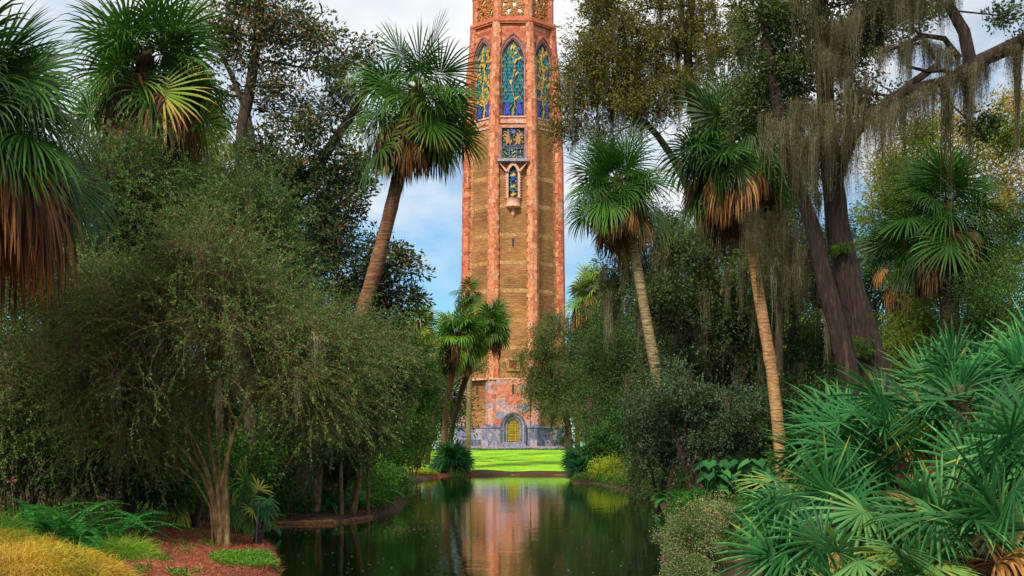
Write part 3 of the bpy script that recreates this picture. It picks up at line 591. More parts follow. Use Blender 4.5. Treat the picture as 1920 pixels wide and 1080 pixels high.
def leaves(acc, C, outc, n, cr, L, Wd, up=.5, flat=.75, vmean=.45, vsd=.2, droop=0, out=.7):
    C = np.asarray(C, float); k = len(C); idx = np.repeat(np.arange(k), n); m = len(idx)
    off = rs.normal(0, 1, (m, 3)); off = nrm(off)*(rs.random((m, 1))**.45)*cr*rs.uniform(.7, 1.25, k)[idx][:, None]; off[:, 2] *= flat
    Pn = C[idx]+off
    d = nrm(off)*out+nrm(C[idx]-outc)*.35+rs.normal(0, .45, (m, 3)); d[:, 2] -= droop
    N = rs.normal(0, .6, (m, 3)); N[:, 2] += up
    cv = rs.normal(0, .10, k)[idx]
    leafq(acc, Pn, d, N, L*rs.uniform(.6, 1.3, m), Wd*rs.uniform(.7, 1.2, m), np.clip(vmean+cv+rs.normal(0, vsd, m), 0, 1))
def sprays(la, ta, C, outc, n, Ls, nl, L, Wd, vmean=.45, vsd=.2, droop=.25, tw=.005):
    C = np.asarray(C, float); k = len(C); idx = np.repeat(np.arange(k), n); m = len(idx)
    d = nrm(nrm(C[idx]-outc)*.55+rs.normal(0, .6, (m, 3))+[0, 0, .35]); Lq = Ls*rs.uniform(.45, 1.25, m); K = 4
    pts = [C[idx]+rs.normal(0, Ls*.14, (m, 3))]; dd = d
    for q in range(K): dd = nrm(dd+[0, 0, -droop*(q+1)*.35]+rs.normal(0, .12, (m, 3))); pts.append(pts[-1]+dd*(Lq/K)[:, None])
    Pt = np.stack(pts, 1)
    for q in range(K): segs(ta, Pt[:, q], Pt[:, q+1], np.full(m, tw*(1-q*.2)), np.full(m, tw*(.8-q*.2)), 3)
    t = rs.uniform(.15, 1, (m, nl))*K*.999; q = t.astype(int); f = (t-q)[..., None]; r_ = np.arange(m)[:, None]
    A = Pt[r_, q]; B = Pt[r_, q+1]; Pn = (A*(1-f)+B*f).reshape(-1, 3); T = nrm(B-A).reshape(-1, 3); mm = len(Pn)
    D = T*.6+rs.normal(0, .65, (mm, 3)); N = rs.normal(0, .6, (mm, 3)); N[:, 2] += .4; cv = (rs.normal(0, .10, k)[idx]+rs.normal(0, .07, m)).repeat(nl)
    leafq(la, Pn, D, N, L*rs.uniform(.6, 1.3, mm), Wd*rs.uniform(.7, 1.2, mm), np.clip(vmean+cv+rs.normal(0, vsd, mm), 0, 1))
def clumps(blobs):
    out = []
    for (px, py, D, rx, ry, rd, n) in blobs:
        c = P(px, py, D); u = nrm(rs.normal(0, 1, (n, 3)))*(rs.random((n, 1))**.45); fq = rs.normal(0, 1, (3, 3))*2.2; u = u*(1+.22*np.sin(u@fq).sum(1, keepdims=True))*rs.uniform(.85, 1.18, (n, 1)); s = D/F
        out.append(c+u*[rx*s, rd, ry*s])
    return np.concatenate(out)
def skeleton(stems, att, seg=.5, sag=.12, k0=.35, depthw=.25):
    nodes, par, rad, ok, dep = [], [], [], [], []
    for pts, rd in stems:
        p, r = catmull(pts, rd, seg); b = len(nodes)
        for i in range(len(p)):
            nodes.append(p[i]); par.append(b+i-1 if i else -1); rad.append(r[i]); ok.append(i/len(p) >= k0); dep.append(i*seg*.2)
    ns = len(nodes); nodes = list(nodes); A = np.asarray(att); tip = np.mean([s[0][-1] for s in stems], 0)
    for a in A[np.argsort(np.linalg.norm(A-tip, axis=1))]:
        Nn = np.array(nodes); d = np.linalg.norm(Nn-a, axis=1)+depthw*np.array(dep)+np.maximum(Nn[:, 2]-a[2], 0)*.6
        d[~np.array(ok)] = 1e9; j = int(np.argmin(d)); dist = np.linalg.norm(a-Nn[j]); m = max(1, int(dist/seg)); pj = j
        perp = rs.normal(0, 1, 3)*dist*.07
        for q in range(1, m+1):
            t = q/m; p = Nn[j]*(1-t)+a*t; p = p+np.sin(t*np.pi)*(perp+[0, 0, dist*sag])+rs.normal(0, .04, 3)*seg*(q < m)
            nodes.append(p); par.append(pj); rad.append(0); ok.append(True); dep.append(dep[j]+t*dist); pj = len(nodes)-1
    return np.array(nodes), np.array(par), np.array(rad), ns
def tree(name, label, cat, stems, blobs, leafm, barkm, n=60, cr=.5, L=.1, Wd=.045, twig=.012, rpow=.45, moss=None, group=None, seg=.5, k0=.35, sag=.12,
         up=.5, flat=.75, vmean=.45, vsd=.2, droop=0, sleeve=0, mossm='moss', partname='trunk', base=None, out=.7, lump=.06, spray=None):
    """stems: [(points, radii)], blobs: (px, py, D, rx px, ry px, depth m, clumps)"""
    att = clumps(blobs); nodes, par, rad, ns = skeleton(stems, att, seg, sag, k0)
    base = stems[0][0][0] if base is None else base; o = thing(name, label, cat, base, group)
    cnt = np.zeros(len(nodes)); has = np.zeros(len(nodes), bool); has[par[par >= 0]] = True
    for i in range(len(nodes)-1, ns-1, -1):
        if not has[i]: cnt[i] = 1
        if par[i] >= ns: cnt[par[i]] += cnt[i]
    r = np.where(np.arange(len(nodes)) < ns, rad, twig*np.maximum(cnt, 1)**rpow)
    for i in range(ns, len(nodes)): r[i] = min(r[i], r[par[i]]*.9 if par[i] >= 0 else 9)
    a = Acc()
    for pts, rd in stems:
        p, q = catmull(pts, rd, seg); tube(a, p, q, 10, .5, lump=lump)
    ii = np.arange(ns, len(nodes)); ra = np.where(par[ii] < ns, np.minimum(r[par[ii]]*.7, r[ii]*1.4), r[par[ii]])
    segs(a, nodes[par[ii]], nodes[ii], ra, r[ii], 5)
    cc_ = att.mean(0); l = Acc()
    if spray: sprays(l, a, att, cc_, spray[0], spray[1], spray[2], L, Wd, vmean, vsd)
    a.obj(partname, M[barkm], o)
    if n: leaves(l, att, cc_, n, cr, L, Wd, up, flat, vmean, vsd, droop, out)
    if sleeve:
        lv = ii[(cnt[ii] < 6)]; leaves(l, nodes[lv], cc_, sleeve, cr*.5, L, Wd, up, flat, vmean, vsd, droop, out)
    l.obj('crown', M[leafm], o)
    if moss:
        nm, Lm, wid, nst, w = moss; pool = np.concatenate([att, nodes[ii]]) if len(ii) else att; pk = pool[rs.integers(0, len(pool), nm)]
        ms = Acc(); moss_strands(ms, pk, Lm*rs.uniform(.4, 1.15, nm), wid, nst, w); ms.obj('hanging_moss', M[mossm], o)
    return o
def bush(name, label, cat, blobs, leafm, barkm='bark', base=None, **kw):
    px, py, D = blobs[0][:3]; b = P(px, py, D); b[2] = g1(b[0], b[1])-.05
    att = clumps(blobs[:1]); stems = []
    for i in range(kw.pop('nst', 4)):
        t = P(px+rs.uniform(-.7, .7)*blobs[0][3], py, D); bb = b+[rs.uniform(-.15, .15), rs.uniform(-.1, .1), 0]
        stems.append(([bb, (bb*.4+t*.6)+rs.normal(0, .05, 3), t], [kw.get('r0', .05), .03, .02]))
    kw.pop('r0', None); kw.setdefault('partname', 'stem'); kw.setdefault('k0', .15); kw.setdefault('seg', .35)
    return tree(name, label, cat, stems, blobs, leafm, barkm, base=b, **kw)

def fan(acc, hub, t, s, blade, nseg, spread, limp, w, v0, vs_=.06, K=5, cost=.18, fold=0, vtip=0, cup=.1, lv=.25, mat=0):
    """one palmate leaf blade: nseg leaflets about the axis t"""
    n = nrm(np.cross(s, t)); ph = np.linspace(-spread, spread, nseg)+rs.normal(0, .02, nseg)
    d = np.cos(ph)[:, None]*t+np.sin(ph)[:, None]*s+n*cup*(np.abs(np.sin(ph))[:, None])+n*.05*((-1.0)**np.arange(nseg))[:, None]; d = nrm(d)
    lat = nrm(-np.sin(ph)[:, None]*t+np.cos(ph)[:, None]*s)
    b = hub+t*cost*blade*(1-np.abs(ph)/spread)[:, None]; L = blade*(.74+.26*np.cos(ph*.8))*rs.uniform(.9, 1.08, nseg)
    tt = np.linspace(0, 1, K+1); C = np.zeros((nseg, K+1, 3)); C[:, 0] = b; dd = d.copy(); sway = rs.normal(0, .12, (nseg, 3))*[1, 1, .3]
    lm = limp*rs.uniform(.6, 1.4, nseg)
    for k in range(1, K+1):
        q = max(0, tt[k]-lv)
        dd = nrm(dd+np.array([0, 0, -1.])*(lm*q*1.6)[:, None]+sway*q*limp*.8); C[:, k] = C[:, k-1]+dd*(L/K)[:, None]
    dph = 2*spread/nseg; fused = np.minimum(L[:, None]*tt*math.tan(dph/2)*1.15+.002, w); tap = np.interp(tt, [0, .45, .75, 1], [1, 1, .72, .03])
    hw = fused*tap; latk = lat[:, None]
    V1 = C-latk*hw[..., None]; V2 = C+latk*hw[..., None]; v = np.clip(v0+rs.normal(0, vs_, nseg), 0, .999)
    vk = np.repeat(v[:, None], K, 1)+vtip*np.maximum(0, (np.arange(K)/(K-1)-.5))*2*rs.random((nseg, 1))
    if fold:
        Cm = C-n*hw[..., None]*fold; V = np.stack([V1, Cm, V2], 2); bb = np.arange(nseg)[:, None]*3*(K+1); j = np.arange(K)[None]*3
        f1 = np.stack([bb+j, bb+j+1, bb+j+4, bb+j+3], -1).reshape(-1, 4); f2 = f1+1
        acc.add(V, np.concatenate([f1, f2]), np.clip(np.concatenate([vk.ravel(), vk.ravel()]), 0, .999), mat)
    else:
        V = np.stack([V1, V2], 2); bb = np.arange(nseg)[:, None]*2*(K+1); j = np.arange(K)[None]*2
        acc.add(V, np.stack([bb+j, bb+j+1, bb+j+3, bb+j+2], -1).reshape(-1, 4), np.clip(vk.ravel(), 0, .999), mat)
def frond(acc, c, az, el, plen, blade, nseg, limp, w, v0, psag=.25, spread=R(125), K=5, fold=0, vtip=0, roll=0, pr=.016, vs_=.06, mat=0, lv=.42):
    hd = np.array([math.cos(az), math.sin(az), 0]); d = hd*math.cos(el)+np.array([0, 0, math.sin(el)]); tt = np.linspace(0, 1, 6)[:, None]
    Pp = c+d*plen*tt-np.array([0, 0, 1])*psag*plen*tt**2*max(.15, math.cos(el)); t = nrm(Pp[-1]-Pp[-2]); t = nrm(t+np.array([0, 0, -1])*.25*psag)
    s = np.array([-math.sin(az), math.cos(az), 0]); s = nrm(s*math.cos(roll)+np.cross(s, t)*math.sin(roll))
    tube(acc, Pp, np.linspace(pr*1.5, pr*.6, 6), 4, min(.99, v0+.12), mat, False)
    fan(acc, Pp[-1], t, s, blade, nseg, spread, limp, w, v0, vs_, K, fold=fold, vtip=vtip, mat=mat, lv=lv)
def palm(label, pts, radii, R_, D, nf=34, nd=22, bark='pbbrown', sep=True, group=None, nseg=38, vg=.38, limp=.36, boots=60, name='cabbage_palm', moss=None, yel=.3, deadel=(-75, 12), kseg=5, ll=1.0, wleaf=.0105, top_el=88):
    """pts: trunk centre line from the ground up, world; R_: crown radius in metres"""
    o = thing(name, label, 'palm tree', pts[0], group); wleaf = wleaf if sep else wleaf*2.6; vg = vg-.11 if D < 50 else vg
    p, r = catmull(pts, radii, .25); a = Acc(); tube(a, p, r*(1+.03*rs.normal(size=len(r))), 14, .5, lump=.03); a.obj('trunk', M[bark], o)
    top = np.asarray(pts[-1]); ax = nrm(p[-1]-p[-4]); rt = radii[-1]
    b = Acc(); m = boots; th = rs.uniform(0, 2*np.pi, m); h = rs.uniform(-.9, .15, m); C = top+ax*h[:, None]+np.stack([np.cos(th), np.sin(th), 0*th], -1)*rt*.85
    leafq(b, C, np.stack([np.cos(th)*.55, np.sin(th)*.55, rs.uniform(.4, 1, m)], -1), np.stack([np.cos(th), np.sin(th), 0*th+.3], -1), rs.uniform(.2, .42, m), rs.uniform(.05, .1, m), rs.uniform(0, .6, m))
    tube(b, [top-ax*.7, top-ax*.3, top+ax*.1, top+ax*.35], [rt*1.02, rt*1.25, rt*1.1, .04], 10, .2, lump=.15)
    b.obj('leaf_bases', M['palmdead'], o)
    A = None if sep else Acc()
    nf = int(nf*.95)
    for i in range(nf):
        f = (i+.5)/nf; el = math.asin(np.clip(.97-1.5*f, -1, 1))+R(rs.uniform(-17, 17)); az = i*2.39996+rs.uniform(-.55, .55); acc = Acc() if sep else A
        v0 = vg+rs.uniform(-.12, .1)+(yel if (f > .72 and rs.random() < .5) else 0)
        frond(acc, top+ax*(.25-.5*f), az, el, R_*rs.uniform(.22, .56)*(.75+.35*f), R_*.60*rs.uniform(.72, 1.15), nseg, limp*rs.uniform(.3, 2.6)*(.45+1.0*f), wleaf*R_, v0, .2+.25*f, K=kseg, vtip=.30 if f > .45 else .12, roll=rs.uniform(-1.2, 1.2), fold=.35 if sep and D < 33 else 0)
        if sep: acc.obj('frond', M['palm'], o)
    if not sep: A.obj('crown', M['palm'], o)
    A = None if sep else Acc()
    for i in range(nd):
        el = R(rs.uniform(*deadel)*rs.uniform(.6, 1)); az = i*2.39996+rs.uniform(-.5, .5)+1; acc = Acc() if sep else A
        frond(acc, top-ax*rs.uniform(.2, .6), az, el, R_*rs.uniform(.22, .46), R_*.5*rs.uniform(.7, 1.15)*ll, nseg, 1.5, wleaf*R_*1.0, rs.uniform(.0, .78), .5, K=kseg, spread=R(95), roll=rs.uniform(-.9, .9), vs_=.16, lv=.2)
        if sep: acc.obj('dead_frond', M['palmdead'], o)
    if not sep and nd: A.obj('dead_fronds', M['palmdead'], o)
    if moss:
        nm, Lm, wid, nst, w = moss; th = rs.uniform(0, 2*np.pi, nm); rr = R_*rs.uniform(.2, .8, nm); ms = Acc()
        moss_strands(ms, top+np.stack([rr*np.cos(th), rr*np.sin(th), -R_*rs.uniform(.2, .6, nm)], -1), Lm*rs.uniform(.4, 1.1, nm), wid, nst, w); ms.obj('hanging_moss', M['moss'], o)
    return o
def gp(px, D, dz=-.1):        # ground point under a pixel column at a distance
    x = (px-960)/F*D; return np.array([x, D, g1(x, D)+dz])

# ------------------------------------------------------------------ palms
palm('large cabbage palm cut off by the left edge, green fronds drooping over brown dead ones', [gp(-70, 18), P(-75, 700, 18), P(-62, 450, 18), P(-38, 195, 18)], [.24, .2, .19, .2], 1.95, 18, 52, 40, 'pbdark', nseg=54, vg=.33, yel=.35, deadel=(-70, 25), ll=1.5, kseg=7)
palm('tall cabbage palm with orange dead fronds above the dark grey-green thicket on the left', [gp(250, 29), P(262, 600, 29), P(268, 350, 29), P(272, 120, 29)], [.24, .2, .19, .2], 2.3, 29, 46, 34, 'pbdark', vg=.42, yel=.3, deadel=(-72, 20))
palm('leaning cabbage palm with thick brown trunk against the sky, left of the tower', [gp(612, 34), P(632, 760, 34), P(668, 625, 34), P(705, 500, 34), P(738, 370, 34), P(766, 245, 34), P(780, 178, 34)], [.22, .21, .205, .19, .175, .16, .145], 2.15, 34, 46, 30, 'pbbrown', vg=.47, yel=.15, deadel=(-80, 20), moss=(16, 1.3, .12, 14, .014))
palm('left cabbage palm of the two beside the right side of the tower, with lichened trunk', [gp(1268, 42), P(1238, 740, 42), P(1212, 600, 42), P(1185, 450, 42), P(1158, 345, 42)], [.19, .18, .165, .15, .14], 2.0, 42, 50, 30, 'pblich', vg=.29, yel=.15, moss=(10, 1.6, .15, 16, .018))
palm('tallest cabbage palm on the right with smooth tan trunk and rust coloured dead skirt', [gp(1472, 35), P(1462, 830, 35), P(1446, 690, 35), P(1424, 560, 35), P(1405, 440, 35), P(1368, 270, 35)], [.20, .17, .155, .15, .14, .14], 2.15, 35, 54, 40, 'pbtan', vg=.26, yel=.15, deadel=(-85, 15), ll=1.1, moss=(6, 1.2, .12, 12, .016))
palm('dark trunked cabbage palm near the right edge in front of the yellow foliage', [gp(1790, 38), P(1782, 620, 38), P(1776, 480, 38), P(1775, 395, 38)], [.3, .28, .27, .22], 2.2, 38, 46, 22, 'pbdark', vg=.24, yel=.1)
palm('shaded cabbage palm between the great oak trunk and the dark trunked palm', [gp(1700, 43), P(1700, 600, 43), P(1698, 470, 43)], [.24, .2, .2], 1.9, 43, 40, 18, 'pbdark', vg=.15, yel=0)
palm('left one of the pair of palms on the far bank in front of the tower', [gp(826, 88), P(832, 830, 88), P(838, 760, 88), P(848, 700, 88), P(860, 628, 88)], [.27, .24, .22, .21, .21], 2.3, 88, 50, 34, 'pbbrown', False, vg=.46, yel=.1, nseg=24, boots=30, limp=.55)
palm('right one of the pair of far bank palms, leaning right in front of the tower', [gp(838, 90), P(848, 800, 90), P(872, 715, 90), P(900, 655, 90), P(916, 610, 90)], [.22, .2, .19, .18, .18], 1.9, 90, 42, 26, 'pbdark', False, vg=.36, yel=.1, nseg=24, boots=30, limp=.55)
palm('small slender palm whose crown stands above the pair before the left edge of the tower', [gp(876, 100), P(880, 740, 100), P(879, 640, 100), P(877, 552, 100)], [.22, .2, .16, .15], 1.55, 100, 22, 5, 'pblich', False, vg=.3, yel=0, nseg=20, boots=10)
palm('bright green palm crown showing above the shrubs left of the pair of palms', [gp(782, 84), P(782, 700, 84), P(782, 612, 84)], [.25, .22, .2], 1.7, 84, 34, 10, 'pbdark', False, vg=.62, yel=.1, nseg=22, boots=10)
palm('sunlit palm with rusty skirt right of the tower behind the lichened trunk palm', [gp(1108, 84), P(1106, 700, 84), P(1110, 548, 84)], [.28, .26, .24], 2.0, 84, 40, 40, 'pbdark', False, vg=.6, yel=.2, nseg=22, boots=20, ll=1.5)
palm('small bright palm low in the woods between the tan palm trunk and the great oak', [gp(1500, 60), P(1500, 720, 60), P(1498, 640, 60)], [.2, .18, .16], 1.6, 60, 26, 6, 'pbdark', False, vg=.6, yel=.05, nseg=22, boots=10)

# ------------------------------------------------------------------ left side trees
def stem(px, D, *pts, r=(.2, .1)):
    q = [gp(px, D)]+[P(x, y, D+(dz[0] if dz else 0)) for (x, y, *dz) in pts]
    return (q, list(np.linspace(r[0], r[1], len(q))))
tree('magnolia_tree', 'tall open magnolia with brown backed leaves between the orange palm and the leaning palm', 'tree',
     [stem(440, 50, (450, 600), (452, 280), (470, 160), (486, 40), (495, -60), r=(.32, .14)), stem(470, 50, (480, 600), (475, 290), (450, 180), (410, 90), r=(.22, .08))],
     [(455, 60, 50, 90, 80, 2, 46), (550, 70, 50, 80, 60, 2, 46), (480, 10, 50, 110, 60, 2, 46), (500, 160, 50, 90, 60, 2, 40), (400, 80, 50, 60, 90, 2, 30), (560, 200, 50, 60, 50, 1.5, 18), (380, 200, 50, 60, 60, 1.5, 26), (620, 115, 50, 55, 55, 1.5, 34), (680, 110, 50, 30, 40, 1.5, 14)],
     'magn', 'bark', n=46, cr=.48, L=.19, Wd=.085, up=.4, vmean=.5, vsd=.26, twig=.016, out=1)
tree('magnolia_tree', 'dark lower magnolia with glossy leaves behind the trunk of the leaning palm', 'tree',
     [stem(560, 42, (560, 700), (540, 420), (590, 320), (650, 230), (690, 160), r=(.34, .10)), stem(580, 42, (600, 650), (640, 560), (720, 510), r=(.26, .1))],
     [(560, 340, 42, 110, 80, 2, 90), (620, 420, 42, 100, 90, 2, 90), (550, 470, 42, 110, 80, 2, 80), (660, 330, 42, 55, 60, 1.5, 34), (640, 540, 42, 110, 70, 2, 80), (745, 490, 42, 44, 50, 1, 26), (770, 555, 42, 34, 16, .8, 9), (590, 250, 42, 70, 60, 1.5, 26), (650, 190, 42, 50, 60, 1.5, 24), (720, 580, 42, 55, 30, 1, 16), (500, 300, 42, 60, 80, 1.5, 30)],
     'magn', 'bark', n=60, cr=.46, L=.17, Wd=.075, up=.4, vmean=.38, vsd=.24, twig=.014, out=1, moss=(14, .9, .12, 16, .014))
cedar_kw = dict(spray=(11, .95, 24), n=30, cr=.55, L=.07, Wd=.026, up=.3, vmean=.42, vsd=.2, twig=.008, out=.8)
tree('wispy_tree', 'tall wispy green tree in front of the orange palm at upper left', 'tree',
     [stem(200, 27, (215, 700), (225, 420), (240, 230), r=(.2, .05)), stem(300, 28, (300, 700), (305, 480), (290, 340), r=(.16, .05))],
     [(225, 320, 27, 70, 60, 1.5, 40), (200, 390, 27, 110, 90, 1.5, 70), (310, 360, 28, 60, 50, 1.5, 30), (290, 440, 28, 110, 80, 1.5, 60), (130, 470, 27, 80, 60, 1.5, 36)],
     'fine', 'bark', moss=(130, 1.7, .2, 34, .011), **cedar_kw)
tree('wispy_tree', 'fine leaved tree with tawny moss in the left thicket behind the many stemmed tree', 'tree',
     [stem(470, 28, (470, 700), (465, 520), (455, 400), r=(.18, .05)), stem(420, 28, (410, 700), (400, 480), r=(.14, .05))],
     [(430, 420, 28, 90, 70, 1.5, 60), (480, 500, 28, 100, 80, 1.5, 70), (380, 480, 28, 90, 80, 1.5, 60), (510, 600, 28, 90, 80, 1.5, 60), (490, 400, 28, 40, 40, 1, 14)],
     'fine', 'bark', moss=(170, 1.6, .2, 34, .011), **cedar_kw)
ms_ = [gp(412, 20.5)]
def fanstem(dx, *pts, r=.026): b = gp(412+dx*2.0, 20.5+rs.uniform(-.15, .15)); return ([b]+[P(x, y, 20.5) for x, y in pts], list(np.linspace(r, r*.35, len(pts)+1)))
tree('multi_stemmed_tree', 'many stemmed tree fanning up from the mulch point at the water, hung with pale moss', 'tree',
     [fanstem(7, (424, 950), (416, 905), (428, 850), (446, 790), (480, 735), (530, 690), (580, 645), r=.046), fanstem(1, (406, 950), (392, 890), (372, 840), (348, 795), (325, 740), (290, 680)), fanstem(-4, (398, 945), (378, 890), (350, 850), (310, 810), (250, 770)),
      fanstem(3, (412, 950), (404, 890), (394, 830), (386, 760), (392, 640), r=.045), fanstem(-6, (394, 950), (368, 905), (338, 880), (300, 868)), fanstem(8, (426, 950), (424, 890), (432, 820), (430, 740), (440, 620), r=.042),
      fanstem(0, (404, 950), (388, 890), (366, 850), (352, 800), (350, 700), (330, 580)), fanstem(5, (418, 950), (412, 890), (410, 820), (418, 760), (460, 690)), fanstem(-2, (400, 945), (384, 900), (362, 870), (330, 830), (300, 760))],
     [(290, 590, 20.5, 150, 80, 1.6, 74), (430, 590, 20.5, 130, 80, 1.6, 64), (560, 640, 20.5, 90, 60, 1.3, 36), (210, 690, 20.5, 130, 70, 1.6, 50), (380, 500, 20.5, 100, 60, 1.4, 36), (310, 720, 20.5, 120, 50, 1.4, 26), (620, 700, 20.5, 70, 50, 1.2, 22), (520, 710, 20.5, 80, 40, 1.2, 20), (230, 800, 20.8, 80, 50, 1.0, 24), (590, 770, 20.5, 50, 40, 1, 12)],
     'fine', 'barkgreen', spray=(13, 1.0, 26), n=20, cr=.36, L=.05, Wd=.018, twig=.006, vmean=.5, vsd=.25, moss=(330, 1.0, .2, 28, .009), seg=.3, k0=.3, up=.3)
tree('wispy_tree', 'broad grey-green wispy tree filling the left edge above the ferns', 'tree',
     [stem(90, 22, (100, 800), (120, 640), (130, 520), r=(.07, .03)), stem(250, 23, (240, 800), (200, 650), r=(.06, .03)), stem(10, 22, (0, 800), (20, 640), r=(.06, .03))],
     [(60, 560, 22, 110, 80, 1.6, 70), (150, 620, 22, 120, 80, 1.6, 70), (60, 700, 22, 110, 60, 1.6, 60), (190, 540, 23, 90, 60, 1.5, 44), (170, 740, 22, 110, 50, 1.4, 50), (30, 790, 22, 80, 40, 1.2, 30), (270, 820, 22, 80, 50, 1.2, 44), (120, 840, 22, 110, 40, 1.2, 50), (10, 860, 22, 60, 40, 1.2, 30)],
     'fine', 'barkgreen', spray=(11, .8, 24), n=40, cr=.4, L=.055, Wd=.021, twig=.006, vmean=.5, vsd=.22, moss=(130, 1.1, .16, 34, .010), up=.3)
tree('moss_hung_tree', 'slender stemmed tree draped in brown moss over the left bank of the pond', 'tree',
     [stem(590, 31, (600, 850), (612, 740), (590, 660), r=(.13, .05)), stem(660, 31.5, (680, 860), (700, 760), (712, 690), r=(.09, .04)), stem(540, 30.5, (545, 850), (560, 740), r=(.09, .04)), stem(640, 31, (640, 840), (650, 740), r=(.06, .03)), stem(690, 32, (690, 860), (694, 750), r=(.05, .03))],
     [(560, 820, 30.5, 60, 40, 1, 30), (740, 700, 31, 40, 60, 1, 24), (590, 700, 31, 90, 60, 1.6, 60), (660, 700, 31, 80, 70, 1.5, 70), (680, 780, 31, 70, 60, 1.2, 40), (640, 640, 31, 60, 30, 1.2, 26), (560, 640, 30.5, 70, 50, 1.5, 34), (700, 680, 31.5, 50, 50, 1.4, 30), (620, 790, 30.5, 110, 30, 1.2, 24)],
     'fineolive', 'barkgreen', spray=(11, .8, 22), n=36, cr=.45, L=.066, Wd=.025, twig=.009, vmean=.5, moss=(380, 1.3, .2, 32, .011), up=.3)
tree('leafy_tree', 'rounded mid green tree behind the left bank, below the sky gap beside the tower', 'tree',
     [stem(700, 62, (700, 800), (700, 700), r=(.2, .1)), stem(750, 62, (752, 800), (760, 700), r=(.16, .08))],
     [(690, 650, 62, 70, 50, 2.2, 70), (750, 660, 62, 60, 50, 2.2, 60), (720, 620, 62, 50, 25, 1.5, 26), (720, 730, 62, 80, 60, 2.2, 80), (775, 740, 62, 36, 60, 2, 44), (765, 810, 60, 44, 44, 2, 40), (690, 820, 60, 70, 60, 2, 60), (745, 590, 62, 22, 12, 1, 6)],
     'green', 'bark', n=90, cr=.75, L=.16, Wd=.07, vmean=.4, twig=.014, moss=(30, 2.2, .3, 24, .03))
tree('leafy_tree', 'yellow-green tree peeping out beside the foot of the leaning palm', 'tree', [stem(690, 75, (700, 760), (705, 660), r=(.2, .1))],
     [(700, 625, 75, 34, 30, 2, 26), (730, 640, 75, 40, 30, 2, 26), (775, 660, 78, 34, 30, 2, 22)], 'lime', 'bark', n=70, cr=.8, L=.18, Wd=.08, vmean=.35, twig=.014)
tree('small_oak', 'small dark tree with a bare branch reaching behind the pair of palms', 'tree', [stem(800, 95, (815, 780), (850, 720), (900, 690), r=(.2, .08))],
     [(900, 685, 95, 36, 18, 1.5, 16), (860, 705, 97, 26, 16, 1.5, 10), (806, 760, 97, 26, 50, 2, 34), (805, 700, 98, 34, 40, 2, 30)], 'oakdark', 'bark', n=60, cr=.7, L=.15, Wd=.07, vmean=.6, twig=.014)

# ------------------------------------------------------------------ right side trees
tree('oak_tree', 'leafy oak on the lawn edge hiding the right side of the tower base', 'tree',
     [stem(1068, 112, (1062, 780), (1040, 720), (1020, 660), r=(.34, .12)), stem(1084, 112, (1080, 760), (1072, 680), r=(.24, .1))],
     [(1025, 645, 112, 42, 38, 2.4, 70), (1000, 690, 112, 36, 42, 2.4, 60), (1050, 690, 112, 50, 50, 2.6, 80), (1010, 740, 112, 42, 32, 2, 56), (1050, 770, 112, 44, 22, 2, 34), (1085, 640, 112, 30, 40, 2, 40), (1040, 600, 112, 24, 14, 1.5, 12), (1090, 720, 112, 26, 50, 2, 34)],
     'oakdark', 'bark', n=80, cr=.8, L=.16, Wd=.08, vmean=.75, vsd=.24, twig=.016, moss=(34, 3.4, .4, 30, .05))
tree('live_oak', 'spreading live oak with olive leaves above the palms right of the tower', 'tree',
     [stem(1330, 56, (1340, 640), (1330, 420), (1310, 260), (1290, 120), (1300, -40), r=(.34, .16)), stem(1345, 56, (1350, 620), (1300, 380), (1220, 240), (1130, 190), r=(.26, .09)), stem(1350, 56, (1360, 600), (1400, 300), (1460, 100), r=(.25, .12))],
     [(1100, 120, 56, 48, 60, 2, 54), (1090, 190, 56, 44, 50, 1.6, 40), (1160, 70, 56, 70, 70, 2.4, 90), (1180, 160, 56, 80, 60, 2.4, 90), (1270, 50, 56, 80, 60, 2.4, 70), (1280, 150, 56, 80, 70, 2.4, 90), (1140, 10, 56, 50, 40, 2, 40), (1370, 70, 56, 80, 90, 2.4, 100), (1390, 170, 56, 70, 60, 2, 60), (1210, 215, 56, 60, 30, 1.6, 30), (1240, 0, 56, 80, 40, 2, 40), (1060, 240, 56, 30, 40, 1, 14), (1050, 180, 56, 16, 20, 1, 6), (1200, 110, 56, 90, 80, 2, 50), (1330, 240, 56, 60, 50, 1.6, 40), (1120, 250, 56, 50, 26, 1.2, 16)],
     'oak', 'bark', spray=(5, .9, 12), n=50, cr=.62, L=.12, Wd=.055, vmean=.5, vsd=.25, twig=.012, moss=(130, 3.2, .28, 34, .03), rpow=.5)
G_OAK = [gp(1660, 30), P(1648, 760, 30), P(1628, 660, 30), P(1600, 560, 30), P(1578, 460, 30), P(1560, 330, 30), P(1548, 180, 30), P(1540, 20, 30), P(1530, -140, 30)]
